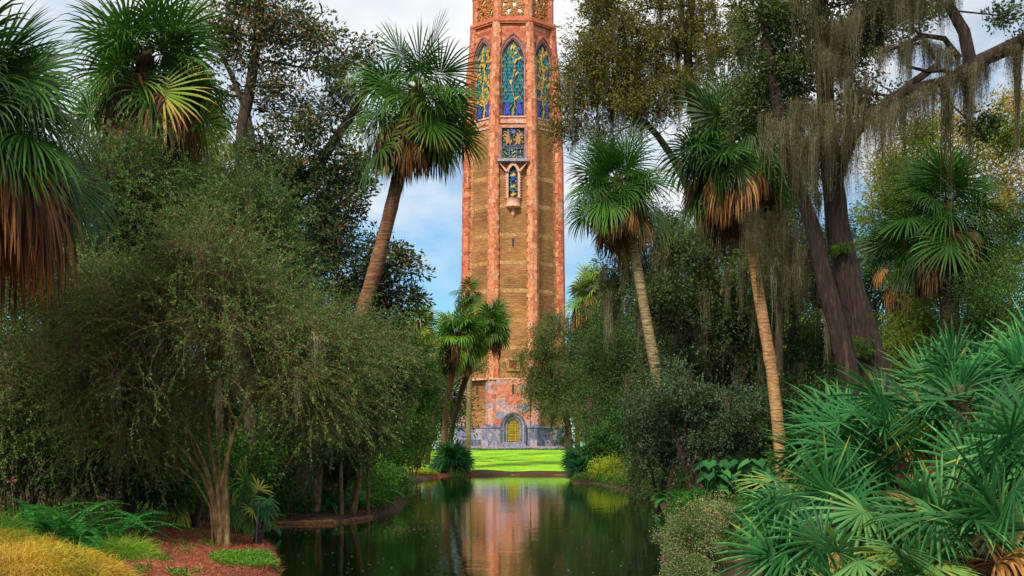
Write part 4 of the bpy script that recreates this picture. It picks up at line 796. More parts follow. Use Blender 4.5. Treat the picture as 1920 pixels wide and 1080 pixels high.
tree('live_oak', 'great moss hung live oak with massive dark red trunk behind the palmetto clump', 'tree',
     [(G_OAK, [.54, .44, .36, .32, .28, .24, .2, .17, .13]), ([gp(1640, 29.5), P(1600, 740, 29.5), P(1572, 620, 29.5), P(1545, 520, 29.5), P(1522, 420, 29.5), P(1480, 300, 29.5), P(1450, 150, 29.5), P(1430, 20, 29.5)], [.3, .24, .22, .2, .17, .14, .12, .1]),
      ([P(1560, 360, 30), P(1600, 250, 30), P(1680, 180, 30), P(1760, 120, 30)], [.2, .15, .11, .07])],
     [(1440, 40, 30, 70, 60, 1.4, 46), (1450, 130, 30, 60, 60, 1.4, 40), (1500, -30, 30, 120, 50, 1.6, 50), (1480, 220, 30, 50, 50, 1.2, 22), (1620, -30, 30, 100, 40, 1.6, 40), (1470, 60, 30, 50, 50, 1, 24), (1560, 90, 30.5, 70, 70, 1.4, 50), (1640, 60, 30.5, 60, 60, 1.4, 44), (1500, 160, 30.5, 50, 60, 1.2, 34), (1700, 10, 30.5, 60, 40, 1.2, 34), (1420, 200, 30.5, 40, 50, 1, 24), (1610, 190, 31, 50, 50, 1, 24)],
     'oakdark', 'barkred', n=85, cr=.42, L=.10, Wd=.05, vmean=.55, vsd=.25, twig=.011, k0=.55, lump=.10)
# the oak whose limbs reach in from beyond the right edge
o_limb = [([gp(2230, 27), P(2200, 500, 27), P(2150, 250, 27), P(2040, 90, 27), P(1960, 60, 27), P(1905, 84, 27), P(1850, 108, 27), P(1815, 125, 27)], [.5, .4, .32, .22, .18, .16, .15, .15]),
          ([P(1820, 122, 27), P(1808, 60, 27), P(1785, 20, 27), P(1750, -40, 27)], [.14, .13, .11, .08]),
          ([P(1818, 124, 27), P(1780, 150, 27), P(1735, 160, 27), P(1690, 175, 27), P(1660, 200, 27)], [.13, .11, .10, .08, .05]),
          ([P(1800, 110, 27), P(1770, 72, 27), P(1730, 66, 27), P(1690, 86, 27), P(1640, 100, 27)], [.07, .06, .05, .04, .03]),
          ([P(1790, 140, 27), P(1768, 132, 27), P(1740, 134, 27), P(1700, 124, 27)], [.05, .045, .04, .03])]
oak2 = tree('live_oak', 'bare crooked oak limbs draped with moss, reaching in from the top right edge', 'tree', o_limb,
     [(1950, 60, 27, 40, 40, 1, 16), (1850, 230, 27, 30, 20, .8, 9), (1880, 30, 27, 22, 20, .6, 6), (1700, -40, 27, 60, 20, 1, 16)], 'oakdark', 'barkred', n=80, cr=.34, L=.1, Wd=.05, vmean=.35, twig=.01, k0=.3)
def curtain(parent, pts, Ln, wid, ns, w, m='moss', vb=.5):
    a = Acc(); moss_strands(a, pts, Ln, wid, ns, w, vb=vb); return a.obj('hanging_moss', M[m], parent)
def alongpx(lst, D, n, jit=6, dj=.4):
    out = []
    for i in range(n):
        t = rs.uniform(0, len(lst)-1.001); k = int(t); f = t-k; x = lst[k][0]*(1-f)+lst[k+1][0]*f; y = lst[k][1]*(1-f)+lst[k+1][1]*f
        out.append(P(x+rs.normal(0, jit), y+rs.normal(0, 3), D+rs.normal(0, dj)))
    return np.array(out)
cp = np.concatenate([alongpx([(1815, 125), (1735, 160), (1660, 200)], 27, 46), alongpx([(1800, 110), (1730, 66), (1640, 100)], 27, 40), alongpx([(1960, 62), (1850, 108), (1815, 125)], 27, 26), alongpx([(1790, -30), (1640, -20)], 27, 46)])
curtain(oak2, cp, rs.uniform(.35, 1.9, len(cp)), .17, 30, .010, vb=.42)
for lst_, n_ in (([(1905, 84), (1912, 84)], 7), ([(1812, 120), (1820, 124)], 6), ([(1770, 150), (1778, 156)], 5)):
    cp = alongpx(lst_, 27, n_, 3, .1); curtain(oak2, cp, rs.uniform(1.6, 3.4, n_), .12, 44, .014, vb=.3)
gok = bpy.data.objects['live_oak.001']
cp = np.concatenate([alongpx([(1480, -20), (1560, 60), (1620, 0), (1700, -20)], 29.5, 90, 16), alongpx([(1500, 180), (1560, 240), (1640, 220), (1680, 180)], 29.3, 90, 16), alongpx([(1440, 200), (1500, 260), (1540, 250)], 29, 44, 20), alongpx([(1540, 60), (1600, 150), (1560, 250)], 29.2, 70, 20)])
curtain(gok, cp, rs.uniform(.4, 2.7, len(cp)), .22, 28, .010, vb=.5)
cp = alongpx([(1430, 380), (1480, 440), (1500, 520)], 32, 60, 30, 1.2); curtain(gok, cp, rs.uniform(.6, 2.2, len(cp)), .2, 34, .012, vb=.2)
a = Acc(); leaves(a, np.concatenate([[P(1618+rs.uniform(-14, 14), 655+rs.uniform(-18, 18), 29.5)] for _ in range(16)]+[[P(1580+rs.uniform(-20, 20), 468+rs.uniform(-6, 6), 29.6)] for _ in range(12)]), P(1618, 655, 30), 60, .12, .05, .02); a.obj('resurrection_fern', M['green'], gok)
tree('golden_tree', 'golden yellow leaved tree glowing behind the palms at the right edge', 'tree', [stem(1850, 66, (1850, 600), (1845, 330), r=(.3, .1)), stem(1720, 66, (1720, 600), (1712, 330), r=(.25, .1))],
     [(1840, 260, 66, 80, 60, 3, 60), (1890, 330, 66, 50, 90, 3, 56), (1710, 300, 66, 60, 70, 3, 50), (1760, 230, 66, 50, 40, 2, 22), (1660, 340, 66, 40, 60, 2, 30), (1850, 400, 66, 70, 50, 2, 34), (1890, 200, 66, 40, 40, 2, 20)],
     'gold', 'bark', n=60, cr=.85, L=.17, Wd=.09, vmean=.5, twig=.014)
tree('leafy_tree', 'green leaved tree behind the gap between the great oak and the right palms', 'tree', [stem(1690, 58, (1685, 600), (1680, 360), r=(.25, .1))],
     [(1690, 330, 58, 50, 60, 2, 44), (1670, 410, 58, 50, 50, 2, 44), (1760, 330, 58, 50, 40, 2, 30), (1720, 260, 58, 40, 30, 1.5, 16), (1880, 480, 58, 60, 60, 2, 44), (1890, 250, 50, 40, 30, 1, 20)],
     'lime', 'bark', n=120, cr=.7, L=.14, Wd=.07, vmean=.2, twig=.014)
bush('shrub', 'large olive yellow shrub between the great oak trunk and the palmetto clump', 'shrub', [(1690, 660, 40, 70, 60, 1.6, 70), (1720, 610, 40, 50, 50, 1.4, 40), (1640, 720, 40, 50, 50, 1.2, 30)], 'lime', spray=(8, .8, 20), n=30, cr=.5, L=.08, Wd=.03, vmean=.34, vsd=.16, twig=.008)
bush('shrub', 'green shrub mass at the right edge behind the palmetto clump', 'shrub', [(1860, 600, 36, 80, 70, 1.6, 80), (1840, 540, 38, 60, 40, 1.4, 40), (1900, 680, 34, 50, 40, 1.2, 40)], 'dim', n=120, cr=.5, L=.1, Wd=.045, vmean=.5, twig=.008)
darkkw = dict(n=85, cr=.75, L=.15, Wd=.065, twig=.014)
tree('woodland_tree', 'dark moss hung tree filling the woods between the two tall palms on the right', 'tree', [stem(1310, 50, (1310, 700), (1300, 560), r=(.35, .15)), stem(1390, 50, (1380, 650), (1400, 520), r=(.3, .12))],
     [(1240, 560, 50, 70, 60, 2.5, 70), (1300, 480, 50, 60, 60, 2, 44), (1330, 600, 50, 90, 70, 2.5, 90), (1270, 690, 50, 90, 60, 2.5, 80), (1400, 690, 50, 90, 60, 2.5, 80), (1250, 450, 50, 40, 40, 1.5, 18), (1400, 590, 50, 60, 60, 2, 44)],
     'oakdark', 'bark', vmean=.4, moss=(170, 3.4, .32, 30, .035), **darkkw)
tree('woodland_tree', 'dense dark green tree behind the lichened trunk, right of the oak on the lawn', 'tree', [stem(1160, 78, (1165, 760), (1160, 660), r=(.3, .15)), stem(1120, 78, (1125, 780), (1120, 700), r=(.25, .12))],
     [(1150, 640, 78, 70, 40, 2.5, 90), (1120, 700, 78, 50, 60, 2.5, 80), (1190, 700, 78, 70, 60, 2.5, 90), (1140, 780, 76, 60, 50, 2.5, 80), (1130, 590, 80, 50, 30, 2, 40), (1190, 600, 80, 50, 40, 2, 44)],
     'dim', 'bark', vmean=.38, **darkkw)
tree('woodland_tree', 'deeply shaded tree in the woods behind the tan palm trunk', 'tree', [stem(1500, 52, (1495, 700), (1490, 560), r=(.3, .12)), stem(1560, 52, (1560, 750), (1580, 620), r=(.25, .1))],
     [(1480, 560, 52, 70, 60, 2, 50), (1520, 650, 52, 80, 60, 2, 70), (1440, 700, 52, 70, 60, 2, 60), (1540, 730, 50, 80, 40, 2, 50), (1470, 480, 52, 50, 50, 1.5, 26)],
     'dim', 'bark', vmean=.3, moss=(70, 2.4, .25, 30, .03), **darkkw)
gk = dict(spray=(7, .6, 16), n=50, cr=.4, L=.085, Wd=.038, twig=.009, vmean=.5, vsd=.25)
bush('shrub', 'grey-green shrub with small pale leaves left of the reddish trunk on the right bank', 'shrub', [(1235, 830, 40, 55, 60, 1.6, 70), (1210, 790, 40, 40, 50, 1.2, 30), (1250, 740, 42, 50, 40, 1.2, 34)], 'grey', moss=(20, .8, .12, 24, .015), **gk)
tree('leaning_tree', 'grey-green tree on a crooked reddish trunk over the right bank', 'tree', [([gp(1318, 38), P(1300, 880, 38), P(1288, 820, 38), P(1282, 750, 38), P(1300, 700, 38)], [.17, .15, .13, .09, .05]), ([gp(1300, 38), P(1280, 860, 38), P(1262, 800, 38), P(1240, 760, 38)], [.1, .08, .07, .05])],
     [(1310, 750, 38, 70, 36, 1.4, 60), (1370, 790, 38, 60, 50, 1.4, 60), (1320, 830, 38, 50, 40, 1.3, 44), (1260, 760, 38, 40, 30, 1.2, 26), (1410, 760, 38, 50, 36, 1.2, 36), (1270, 700, 39, 30, 20, 1, 10)], 'grey', 'barkred', moss=(44, 1.0, .14, 34, .016), **gk)
bush('shrub', 'low dark shrub right of the tan palm trunk below the woods', 'shrub', [(1530, 790, 42, 60, 40, 1.5, 60), (1440, 830, 42, 40, 40, 1.3, 40), (1590, 770, 42, 50, 40, 1.3, 36)], 'grey', moss=(14, .8, .14, 20, .015), **{**gk, 'vmean': .25})
bush('shrub', 'dark overhanging shrub with brown moss trailing to the water on the right', 'shrub', [(1205, 880, 46, 36, 36, 1.2, 50), (1225, 910, 44, 24, 24, 1, 24)], 'dim', moss=(40, 1.1, .2, 34, .02), **{**gk, 'vmean': .3})

# ------------------------------------------------------------------ shrubs along the banks
bush('shrub', 'bright yellow-green shrub leaning over the water beyond the overhanging moss', 'shrub', [(1140, 885, 66, 34, 24, 1.6, 70), (1165, 900, 60, 20, 14, 1.2, 20)], 'lime', n=80, cr=.4, L=.13, Wd=.05, vmean=.7)
bush('shrub', 'olive shrub right of the lawn in front of the tree trunk by the tower', 'shrub', [(1100, 810, 105, 24, 26, 1.5, 40)], 'lime', n=60, cr=.5, L=.15, Wd=.06, vmean=.1)
bush('hedge_ball', 'small dark clipped bush at the right corner of the tower terrace', 'shrub', [(1063, 828, 160, 14, 12, 1, 40)], 'dim', n=90, cr=.4, L=.14, Wd=.07, vmean=.2)
bush('shrub', 'olive yellow shrub on the far mulch bank left of the pair of palms', 'shrub', [(776, 850, 74, 26, 26, 1.4, 44), (800, 830, 78, 22, 34, 1.4, 40)], 'lime', n=70, cr=.5, L=.13, Wd=.05, vmean=.12)
bush('shrub', 'dense dark green shrub rounding the tip of the left bank over the water', 'shrub', [(722, 905, 44, 46, 44, 1.6, 110), (745, 850, 46, 34, 44, 1.3, 50), (700, 940, 40, 50, 22, 1.2, 50)], 'green', n=110, cr=.38, L=.09, Wd=.045, vmean=.4, vsd=.16)
bush('shrub', 'leafy green shrub in the undergrowth on the left bank', 'shrub', [(630, 900, 37, 60, 34, 1.3, 60), (570, 920, 35, 60, 26, 1.2, 44), (660, 860, 40, 40, 40, 1.2, 30)], 'green', n=80, cr=.35, L=.09, Wd=.045, vmean=.45, vsd=.18)
bush('shrub', 'shadowed undergrowth bush behind the many stemmed tree', 'shrub', [(330, 860, 27, 80, 50, 1.4, 60), (250, 830, 28, 90, 50, 1.4, 60), (130, 850, 27, 100, 50, 1.4, 60)], 'dim', n=110, cr=.4, L=.08, Wd=.04, vmean=.2, vsd=.2)
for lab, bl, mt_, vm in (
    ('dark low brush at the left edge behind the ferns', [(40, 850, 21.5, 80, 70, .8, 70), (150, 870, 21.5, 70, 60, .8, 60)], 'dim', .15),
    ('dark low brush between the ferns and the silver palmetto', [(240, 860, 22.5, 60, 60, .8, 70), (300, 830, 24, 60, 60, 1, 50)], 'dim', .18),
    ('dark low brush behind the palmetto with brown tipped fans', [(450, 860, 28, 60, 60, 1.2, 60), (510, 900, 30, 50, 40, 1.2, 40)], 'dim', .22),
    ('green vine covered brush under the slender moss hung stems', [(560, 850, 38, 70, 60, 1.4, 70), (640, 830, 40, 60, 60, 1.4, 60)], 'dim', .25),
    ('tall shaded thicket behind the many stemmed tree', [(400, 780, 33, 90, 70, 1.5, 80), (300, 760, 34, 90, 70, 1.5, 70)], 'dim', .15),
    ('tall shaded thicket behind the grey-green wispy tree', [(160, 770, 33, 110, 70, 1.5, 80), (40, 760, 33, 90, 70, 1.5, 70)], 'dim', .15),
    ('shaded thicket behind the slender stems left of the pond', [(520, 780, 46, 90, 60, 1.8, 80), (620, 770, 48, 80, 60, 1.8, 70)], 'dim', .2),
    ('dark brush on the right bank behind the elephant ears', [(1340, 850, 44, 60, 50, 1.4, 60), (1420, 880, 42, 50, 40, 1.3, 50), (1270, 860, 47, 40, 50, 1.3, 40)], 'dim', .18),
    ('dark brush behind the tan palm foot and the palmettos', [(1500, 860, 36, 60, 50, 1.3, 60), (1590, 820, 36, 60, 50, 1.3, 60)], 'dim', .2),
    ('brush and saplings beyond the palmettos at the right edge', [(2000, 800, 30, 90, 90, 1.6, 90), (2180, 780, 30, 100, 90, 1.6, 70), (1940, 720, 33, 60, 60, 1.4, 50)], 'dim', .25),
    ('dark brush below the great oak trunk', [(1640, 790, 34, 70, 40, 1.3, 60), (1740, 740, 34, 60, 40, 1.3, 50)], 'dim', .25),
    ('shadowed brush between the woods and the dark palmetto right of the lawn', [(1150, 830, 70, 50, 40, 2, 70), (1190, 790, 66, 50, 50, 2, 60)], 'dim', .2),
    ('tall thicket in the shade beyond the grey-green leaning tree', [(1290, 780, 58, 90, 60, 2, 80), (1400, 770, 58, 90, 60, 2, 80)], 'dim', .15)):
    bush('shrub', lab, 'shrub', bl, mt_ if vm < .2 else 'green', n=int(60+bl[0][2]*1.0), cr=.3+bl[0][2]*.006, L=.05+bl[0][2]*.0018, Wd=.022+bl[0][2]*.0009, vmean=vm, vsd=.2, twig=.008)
bush('shrub', 'small bright leaved bush at the foot of the many stemmed tree', 'shrub', [(360, 920, 23, 30, 26, .6, 16)], 'green', n=50, cr=.26, L=.11, Wd=.055, vmean=.5)
bush('flowering_shrub', 'low shrub dotted with tiny pinkish flowers at the right water edge', 'shrub', [(1300, 1010, 16.5, 56, 60, .7, 110), (1340, 970, 17.5, 50, 30, .6, 50), (1290, 1080, 15.5, 50, 40, .6, 60)], 'fineolive', n=200, cr=.17, L=.033, Wd=.017, vmean=.5, vsd=.2, twig=.003, seg=.15)
fb = bpy.data.objects['flowering_shrub']; a = Acc(); at_ = clumps([(1300, 1005, 16.4, 60, 66, .7, 800), (1340, 960, 17.4, 52, 34, .6, 320), (1290, 1070, 15.4, 52, 44, .6, 320)])
leaves(a, at_, at_.mean(0), 2, .03, .018, .016, vmean=.3, vsd=.3); a.obj('blossom', M['pink'], fb)

bush('shrub', 'leafy brush wrapped round the hidden foot of the leaning palm', 'shrub', [(640, 850, 32.2, 50, 70, .7, 70), (650, 770, 32.2, 50, 60, .7, 60), (600, 800, 32, 40, 60, .7, 40)], 'fine', spray=(8, .6, 16), n=60, cr=.4, L=.08, Wd=.035, vmean=.25, twig=.008, moss=(30, 1.0, .14, 30, .012))
tree('woodland_tree', 'mossy tree filling the gap between the sunlit palm and the lichened palm trunk', 'tree', [stem(1215, 62, (1215, 700), (1200, 540), r=(.25, .1))],
     [(1200, 500, 62, 60, 50, 2, 60), (1150, 530, 62, 34, 40, 1.5, 30), (1270, 430, 62, 60, 50, 2, 44), (1250, 540, 62, 60, 60, 2, 60)], 'oakdark', 'bark', n=70, cr=.7, L=.14, Wd=.06, vmean=.5, twig=.014, moss=(110, 3.6, .34, 30, .03))
tree('woodland_tree', 'dusky tree behind the moss curtains between the tan palm and the great oak', 'tree', [stem(1460, 46, (1460, 700), (1465, 480), r=(.25, .1))],
     [(1470, 400, 46, 60, 80, 2, 60), (1500, 300, 46, 60, 70, 2, 50), (1420, 480, 46, 60, 70, 2, 50), (1540, 470, 46, 60, 70, 2, 50), (1590, 560, 46, 60, 60, 2, 40), (1380, 420, 48, 50, 60, 2, 36)], 'oakdark', 'bark', n=110, cr=.6, L=.12, Wd=.055, vmean=.4, twig=.014, moss=(150, 2.6, .26, 30, .022))
tree('woodland_tree', 'green tree filling behind the two dark palms at right', 'tree', [stem(1740, 52, (1740, 700), (1740, 520), r=(.25, .1))],
     [(1740, 520, 52, 70, 60, 2, 50), (1650, 480, 52, 50, 70, 2, 40), (1850, 520, 52, 70, 60, 2, 50), (1700, 600, 52, 70, 50, 2, 50), (1900, 430, 52, 40, 60, 2, 30)], 'dim', 'bark', n=110, cr=.65, L=.13, Wd=.06, vmean=.45, twig=.014)
tree('wispy_tree', 'olive wispy treetop between the orange palm and the tall magnolia trunk', 'tree', [stem(370, 33, (375, 700), (385, 420), (380, 330), r=(.14, .05))],
     [(380, 340, 33, 70, 60, 1.5, 50), (440, 380, 33, 60, 50, 1.5, 40), (345, 330, 33, 40, 30, 1, 16), (320, 400, 33, 80, 60, 1.5, 50)], 'fine', 'bark', moss=(70, 1.8, .18, 34, .013), **cedar_kw)

# ------------------------------------------------------------------ distant woods: individual trees
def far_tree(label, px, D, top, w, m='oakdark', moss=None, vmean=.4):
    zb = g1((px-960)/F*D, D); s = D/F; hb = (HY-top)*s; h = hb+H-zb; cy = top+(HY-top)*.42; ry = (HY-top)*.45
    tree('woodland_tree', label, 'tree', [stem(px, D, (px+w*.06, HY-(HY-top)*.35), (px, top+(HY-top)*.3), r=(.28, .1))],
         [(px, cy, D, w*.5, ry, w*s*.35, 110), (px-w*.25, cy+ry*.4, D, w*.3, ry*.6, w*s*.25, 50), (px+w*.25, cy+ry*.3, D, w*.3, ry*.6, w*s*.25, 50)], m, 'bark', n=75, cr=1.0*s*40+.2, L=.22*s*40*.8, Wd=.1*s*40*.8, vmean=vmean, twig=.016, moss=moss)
far_tree('far woodland tree behind the tower, left of its base', 800, 150, 640, 130, 'oakdark')
far_tree('far woodland tree rising behind the shrubs below the sky gap on the left', 720, 120, 610, 150, 'dim')
far_tree('dark far woodland tree behind the leaning palm', 620, 95, 520, 190, 'dim', vmean=.2)
far_tree('dark far woodland tree behind the moss hung slender stems', 520, 80, 500, 220, 'dim', vmean=.2)
far_tree('dark far woodland tree behind the middle of the left thicket', 380, 62, 420, 260, 'dim', vmean=.2)
far_tree('dark far woodland tree behind the wispy trees at left', 200, 55, 380, 260, 'dim', vmean=.2)
far_tree('dark far woodland tree at the left edge behind the ferns', 20, 50, 400, 260, 'dim', vmean=.2)
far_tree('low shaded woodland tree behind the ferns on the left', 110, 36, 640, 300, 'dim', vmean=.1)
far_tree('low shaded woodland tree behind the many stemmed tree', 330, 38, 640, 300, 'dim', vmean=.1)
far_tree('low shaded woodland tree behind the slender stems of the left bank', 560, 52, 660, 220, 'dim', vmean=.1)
far_tree('far woodland tree to the right of the tower base', 1100, 150, 610, 110, 'dim')
far_tree('far woodland tree behind the sunlit palm with rusty skirt', 1180, 120, 560, 150, 'oakdark', (20, 4, .5, 20, .06))
far_tree('mossy far woodland tree behind the two tall palms on the right', 1290, 100, 430, 180, 'oakdark', (60, 4, .5, 24, .05))
far_tree('mossy far woodland tree behind the tan palm trunk', 1420, 85, 380, 210, 'dim', (60, 4, .5, 24, .05))
far_tree('far woodland tree behind the great oak', 1560, 80, 400, 200, 'dim')
far_tree('low woodland tree behind the olive yellow shrub', 1680, 62, 560, 220, 'dim')
far_tree('far woodland tree behind the dark trunked palm at right', 1830, 58, 470, 260, 'dim')
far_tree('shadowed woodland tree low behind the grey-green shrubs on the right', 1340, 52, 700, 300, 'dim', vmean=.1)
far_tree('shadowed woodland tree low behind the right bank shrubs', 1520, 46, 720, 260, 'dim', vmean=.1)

# far-off wood on both sides, one mass
a = Acc(); cs = []
for side in (-1, 1):
    for i in range(260):
        D_ = rs.uniform(110, 230); x = side*rs.uniform(D_*.075+2, D_*.62); h = rs.uniform(.3, 1)**.7*rs.uniform(7, 12)*(1.2 if side > 0 else 1); cs.append((x, D_, h*rs.random()**.6+1))
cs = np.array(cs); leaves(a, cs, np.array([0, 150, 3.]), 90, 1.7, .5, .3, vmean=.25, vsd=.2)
for i in range(130):
    x, y, z = cs[rs.integers(0, len(cs))]; tube(a, [(x, y, g1(x, y)-.2), (x+rs.normal(0, .3), y, z*.5), (x+rs.normal(0, .6), y, z)], [.25, .2, .1], 5, 0)
tag(a.obj('distant_wood', M['dim'], origin=(0, 150, 1)), 'dark mass of far-off woodland closing the view on both sides', 'woodland', kind='stuff')

# ------------------------------------------------------------------ palmettos
def palmetto(label, hub, nfr, plen, blade, vmean, elr=(-10, 80), azr=(0, 2*math.pi), D=12, sep=True, name='saw_palmetto', nseg=22, dead=4, cat='palmetto', group=None, stiff=.14, silver=0, stemh=None, yel=.15, w=.0160):
    b = np.array([hub[0], hub[1], g1(hub[0], hub[1])-.05]); o = thing(name, label, cat, b, group)
    a = Acc(); tube(a, [b, b*.5+hub*.5+[.05, .03, 0], hub], [.09, .08, .07], 8, .3, lump=.2); a.obj('stem', M['pbdark'], o)
    A = Acc()
    nfr = int(nfr*.68) if sep else nfr
    for i in range(nfr+dead):
        dd = i >= nfr; f = (i+.5)/nfr; el = R(rs.uniform(*elr)) if not dd else R(rs.uniform(-60, -20)); az = rs.uniform(*azr) if not dd else rs.uniform(0, 6.28)
        acc = Acc() if sep else A; mm = 0
        v0 = vmean-.10+rs.normal(0, .10)+(rs.uniform(.15, .42) if rs.random() < yel*1.3 else 0) if not dd else rs.uniform(.2, .9)
        hd = np.array([math.cos(az), math.sin(az), 0]); d = hd*math.cos(el)+np.array([0, 0, math.sin(el)]); L = plen*rs.uniform(.6, 1.15)*(.6 if dd else 1); tt = np.linspace(0, 1, 5)[:, None]
        Pp = hub+d*L*tt-np.array([0, 0, 1])*.12*L*tt**2; t = nrm(Pp[-1]-Pp[-2]+np.array([0, 0, -.10])+rs.normal(0, .12, 3)); s = np.array([-math.sin(az), math.cos(az), 0]); s = nrm(s-t*(s@t)); rl = rs.choice([-1, 1])*rs.uniform(.2, 1.4); s = nrm(s*math.cos(rl)+np.cross(s, t)*math.sin(rl))
        tube(acc, Pp, np.linspace(.012, .006, 5), 4, min(.99, v0+.2), 0, False)
        fan(acc, Pp[-1], t, s, blade*rs.uniform(.9, 1.25), nseg, R(118) if not dd else R(80), stiff if not dd else 1.6, w, np.clip(v0, 0, .95), .05, 4 if not dd else 6, cost=.03, fold=.5, cup=.22, lv=.4, vtip=rs.choice([.02, .1, .3, .5]))
        if sep: acc.obj('frond' if not dd else 'dead_frond', M['silver'] if (silver and rs.random() < silver and not dd) else M['palmetto'] if not dd else M['palmdead'], o)
    if not sep: A.obj('crown', M['palmetto'], o)
    return o
lefty = (R(100), R(330))
palmetto('leftmost saw palmetto of the clump at the right, blue-green fans low over the flowering shrub', P(1555, 985, 12.5), 22, .6, .52, .52, (-25, 55), (R(110), R(290)), silver=0, yel=.05)
palmetto('saw palmetto with upright bright fans beside the tan palm trunk', P(1575, 900, 14), 24, .66, .56, .5, (5, 85), (R(80), R(300)), yel=.05)
palmetto('saw palmetto at the bottom of the clump with yellowing fans in front', P(1720, 1010, 11), 24, .6, .52, .62, (-30, 40), (R(160), R(330)), yel=.22)
palmetto('saw palmetto in the middle of the clump with long green fans pointing up left', P(1690, 870, 13), 26, .75, .6, .42, (0, 85), (R(70), R(300)), yel=.15)
palmetto('tall saw palmetto with a tuft of grey moss on its stem', P(1805, 850, 12.5), 26, .7, .58, .44, (5, 88), (0, R(360)), yel=.08)
palmetto('saw palmetto at the lower right corner with a folded brown dead frond', P(1840, 1000, 10.5), 26, .62, .56, .45, (-20, 60), (R(60), R(340)), dead=9, yel=.2)
palmetto('tall saw palmetto with bluish green fans against the right edge', P(1925, 790, 13), 26, .75, .6, .4, (0, 85), (R(60), R(330)), yel=.05)
palmetto('saw palmetto topping the clump below the dark trunked palm', P(1850, 740, 14.5), 24, .6, .55, .45, (10, 88), (0, R(360)), yel=.05)
palmetto('saw palmetto with drooping fans at the bottom edge of the clump', P(1640, 1075, 10.5), 20, .5, .48, .5, (-30, 50), (R(100), R(330)), silver=.0, yel=.1)
palmetto('shaded saw palmetto deep inside the clump', P(1640, 960, 13.5), 24, .7, .56, .3, (-10, 70), (0, R(360)), yel=.1)
palmetto('saw palmetto at the right edge of the picture above the corner plant', P(1930, 920, 11.5), 24, .65, .56, .4, (-10, 70), (R(70), R(300)), yel=.1)
palmetto('saw palmetto behind the moss tufted one, its fans bright in the light', P(1740, 800, 15), 24, .6, .55, .5, (0, 85), (0, R(360)), yel=.1)
mt = [q for q in bpy.data.objects if q.get('label', '').startswith('tall saw palmetto with a tuft')][0]
a = Acc(); moss_strands(a, [P(1806+rs.uniform(-12, 10), 730+rs.uniform(0, 60), 12.3) for _ in range(22)], rs.uniform(.15, .5, 22), .09, 60, .006, vb=.75); moss_strands(a, [P(1835+rs.uniform(-8, 8), 815+rs.uniform(0, 30), 12.3) for _ in range(10)], rs.uniform(.3, .6, 10), .05, 50, .006, vb=.5); a.obj('hanging_moss', M['moss'], mt)
def far_palmetto(label, px, py, D, r, v=.4, nfr=26): 
    h = P(px, py, D); return palmetto(label, h, nfr, r*.55, r*.55, v, (-10, 85), sep=False, nseg=16, dead=3, yel=.05, w=.03*r)
far_palmetto('rounded palmetto at the foot of the pair of palms on the far bank', 850, 866, 84, 1.55, .34, 80)
far_palmetto('dark palmetto on the right bank at the edge of the lawn', 1092, 870, 78, 1.4, .2, 40)
far_palmetto('palmetto behind the yellow-green shrub on the right bank', 1125, 850, 72, 1.3, .35, 36)
far_palmetto('lower dark palmetto touching the water right of the lawn', 1085, 890, 70, 1.1, .2, 30)
palmetto('small palmetto with brown tipped fans right of the many stemmed tree', P(455, 935, 24), 12, .5, .5, .5, (5, 75), sep=False, nseg=16, dead=5, yel=.5)
palmetto('small shadowed palmetto with silver fans left of the many stemmed tree', P(318, 935, 23), 14, .5, .5, .2, (0, 80), sep=False, nseg=16, dead=2)
palmetto('lone palmetto seedling with drooping brown fan beside the dark stake', P(482, 955, 21.5), 6, .3, .32, .5, (0, 60), sep=False, nseg=14, dead=4)

# ------------------------------------------------------------------ ferns, big leaves, grasses
def fern(name, label, c, n=16, L=.8, v=.5, cat='fern', Wl=.09, el=(35, 80), group=None, m='fern', spreadr=.2):
    b = np.array([c[0], c[1], g1(c[0], c[1])-.02]); o = thing(name, label, cat, b, group); a = Acc()
    for i in range(n):
        az = rs.uniform(0, 6.283); e = R(rs.uniform(*el)); Lf = L*rs.uniform(.6, 1.15); K = 22; t = np.linspace(0, 1, K); st = b+[rs.normal(0, spreadr), rs.normal(0, spreadr), 0]
        hd = np.array([math.cos(az), math.sin(az), 0]); ang = e-t*R(rs.uniform(70, 120)); dz = np.sin(ang); dh = np.cos(ang)
        p = st+np.cumsum(np.outer(dh, hd)+np.outer(dz, [0, 0, 1]), 0)*Lf/K; tube(a, p, np.linspace(.006, .002, K), 3, v*.7, 0, False)
        S = np.cross(hd, [0, 0, 1]); T = nrm(np.gradient(p, axis=0)); wl = Wl*np.sin(np.pi*np.clip(t*.92+.05, 0, 1))**.6
        for sg in (-1, 1): leafq(a, p, np.tile(S*sg, (K, 1))+T*.35+[0, 0, -.15], np.cross(T, S)*-1., wl, np.full(K, Lf/K*.95), np.clip(rs.normal(v, .15, K), 0, 1), fold=.0)
    a.obj('fronds', M[m], o); return o
fern('sword_fern', 'large arching sword fern at the left edge above the golden grass', P(95, 960, 18.5), 44, 1.3, .6, spreadr=.3)
fern('sword_fern', 'arching sword fern left of the small yellow-brown tuft', P(40, 940, 19), 36, 1.2, .5, spreadr=.3)
fern('sword_fern', 'sword fern bending right beside the green grass mound', P(150, 965, 18), 40, 1.15, .6, spreadr=.25)
fern('sword_fern', 'shadowed sword fern behind the green grass mound', P(215, 950, 19.5), 30, 1.0, .3)
fern('sword_fern', 'sword fern on the left bank edge right of the dark stake', P(530, 955, 31.5), 34, 1.1, .45, spreadr=.4)
fern('sword_fern', 'sword fern in the middle of the left bank edge', P(600, 955, 32), 34, 1.1, .5, spreadr=.4)
fern('sword_fern', 'strap leaved bright fern at the left bank edge near the dark round shrub', P(670, 945, 33.5), 28, 1.2, .75, spreadr=.2, Wl=.12)
fern('sword_fern', 'fern below the many stemmed tree by the water', P(455, 975, 25), 30, .9, .4, spreadr=.25)
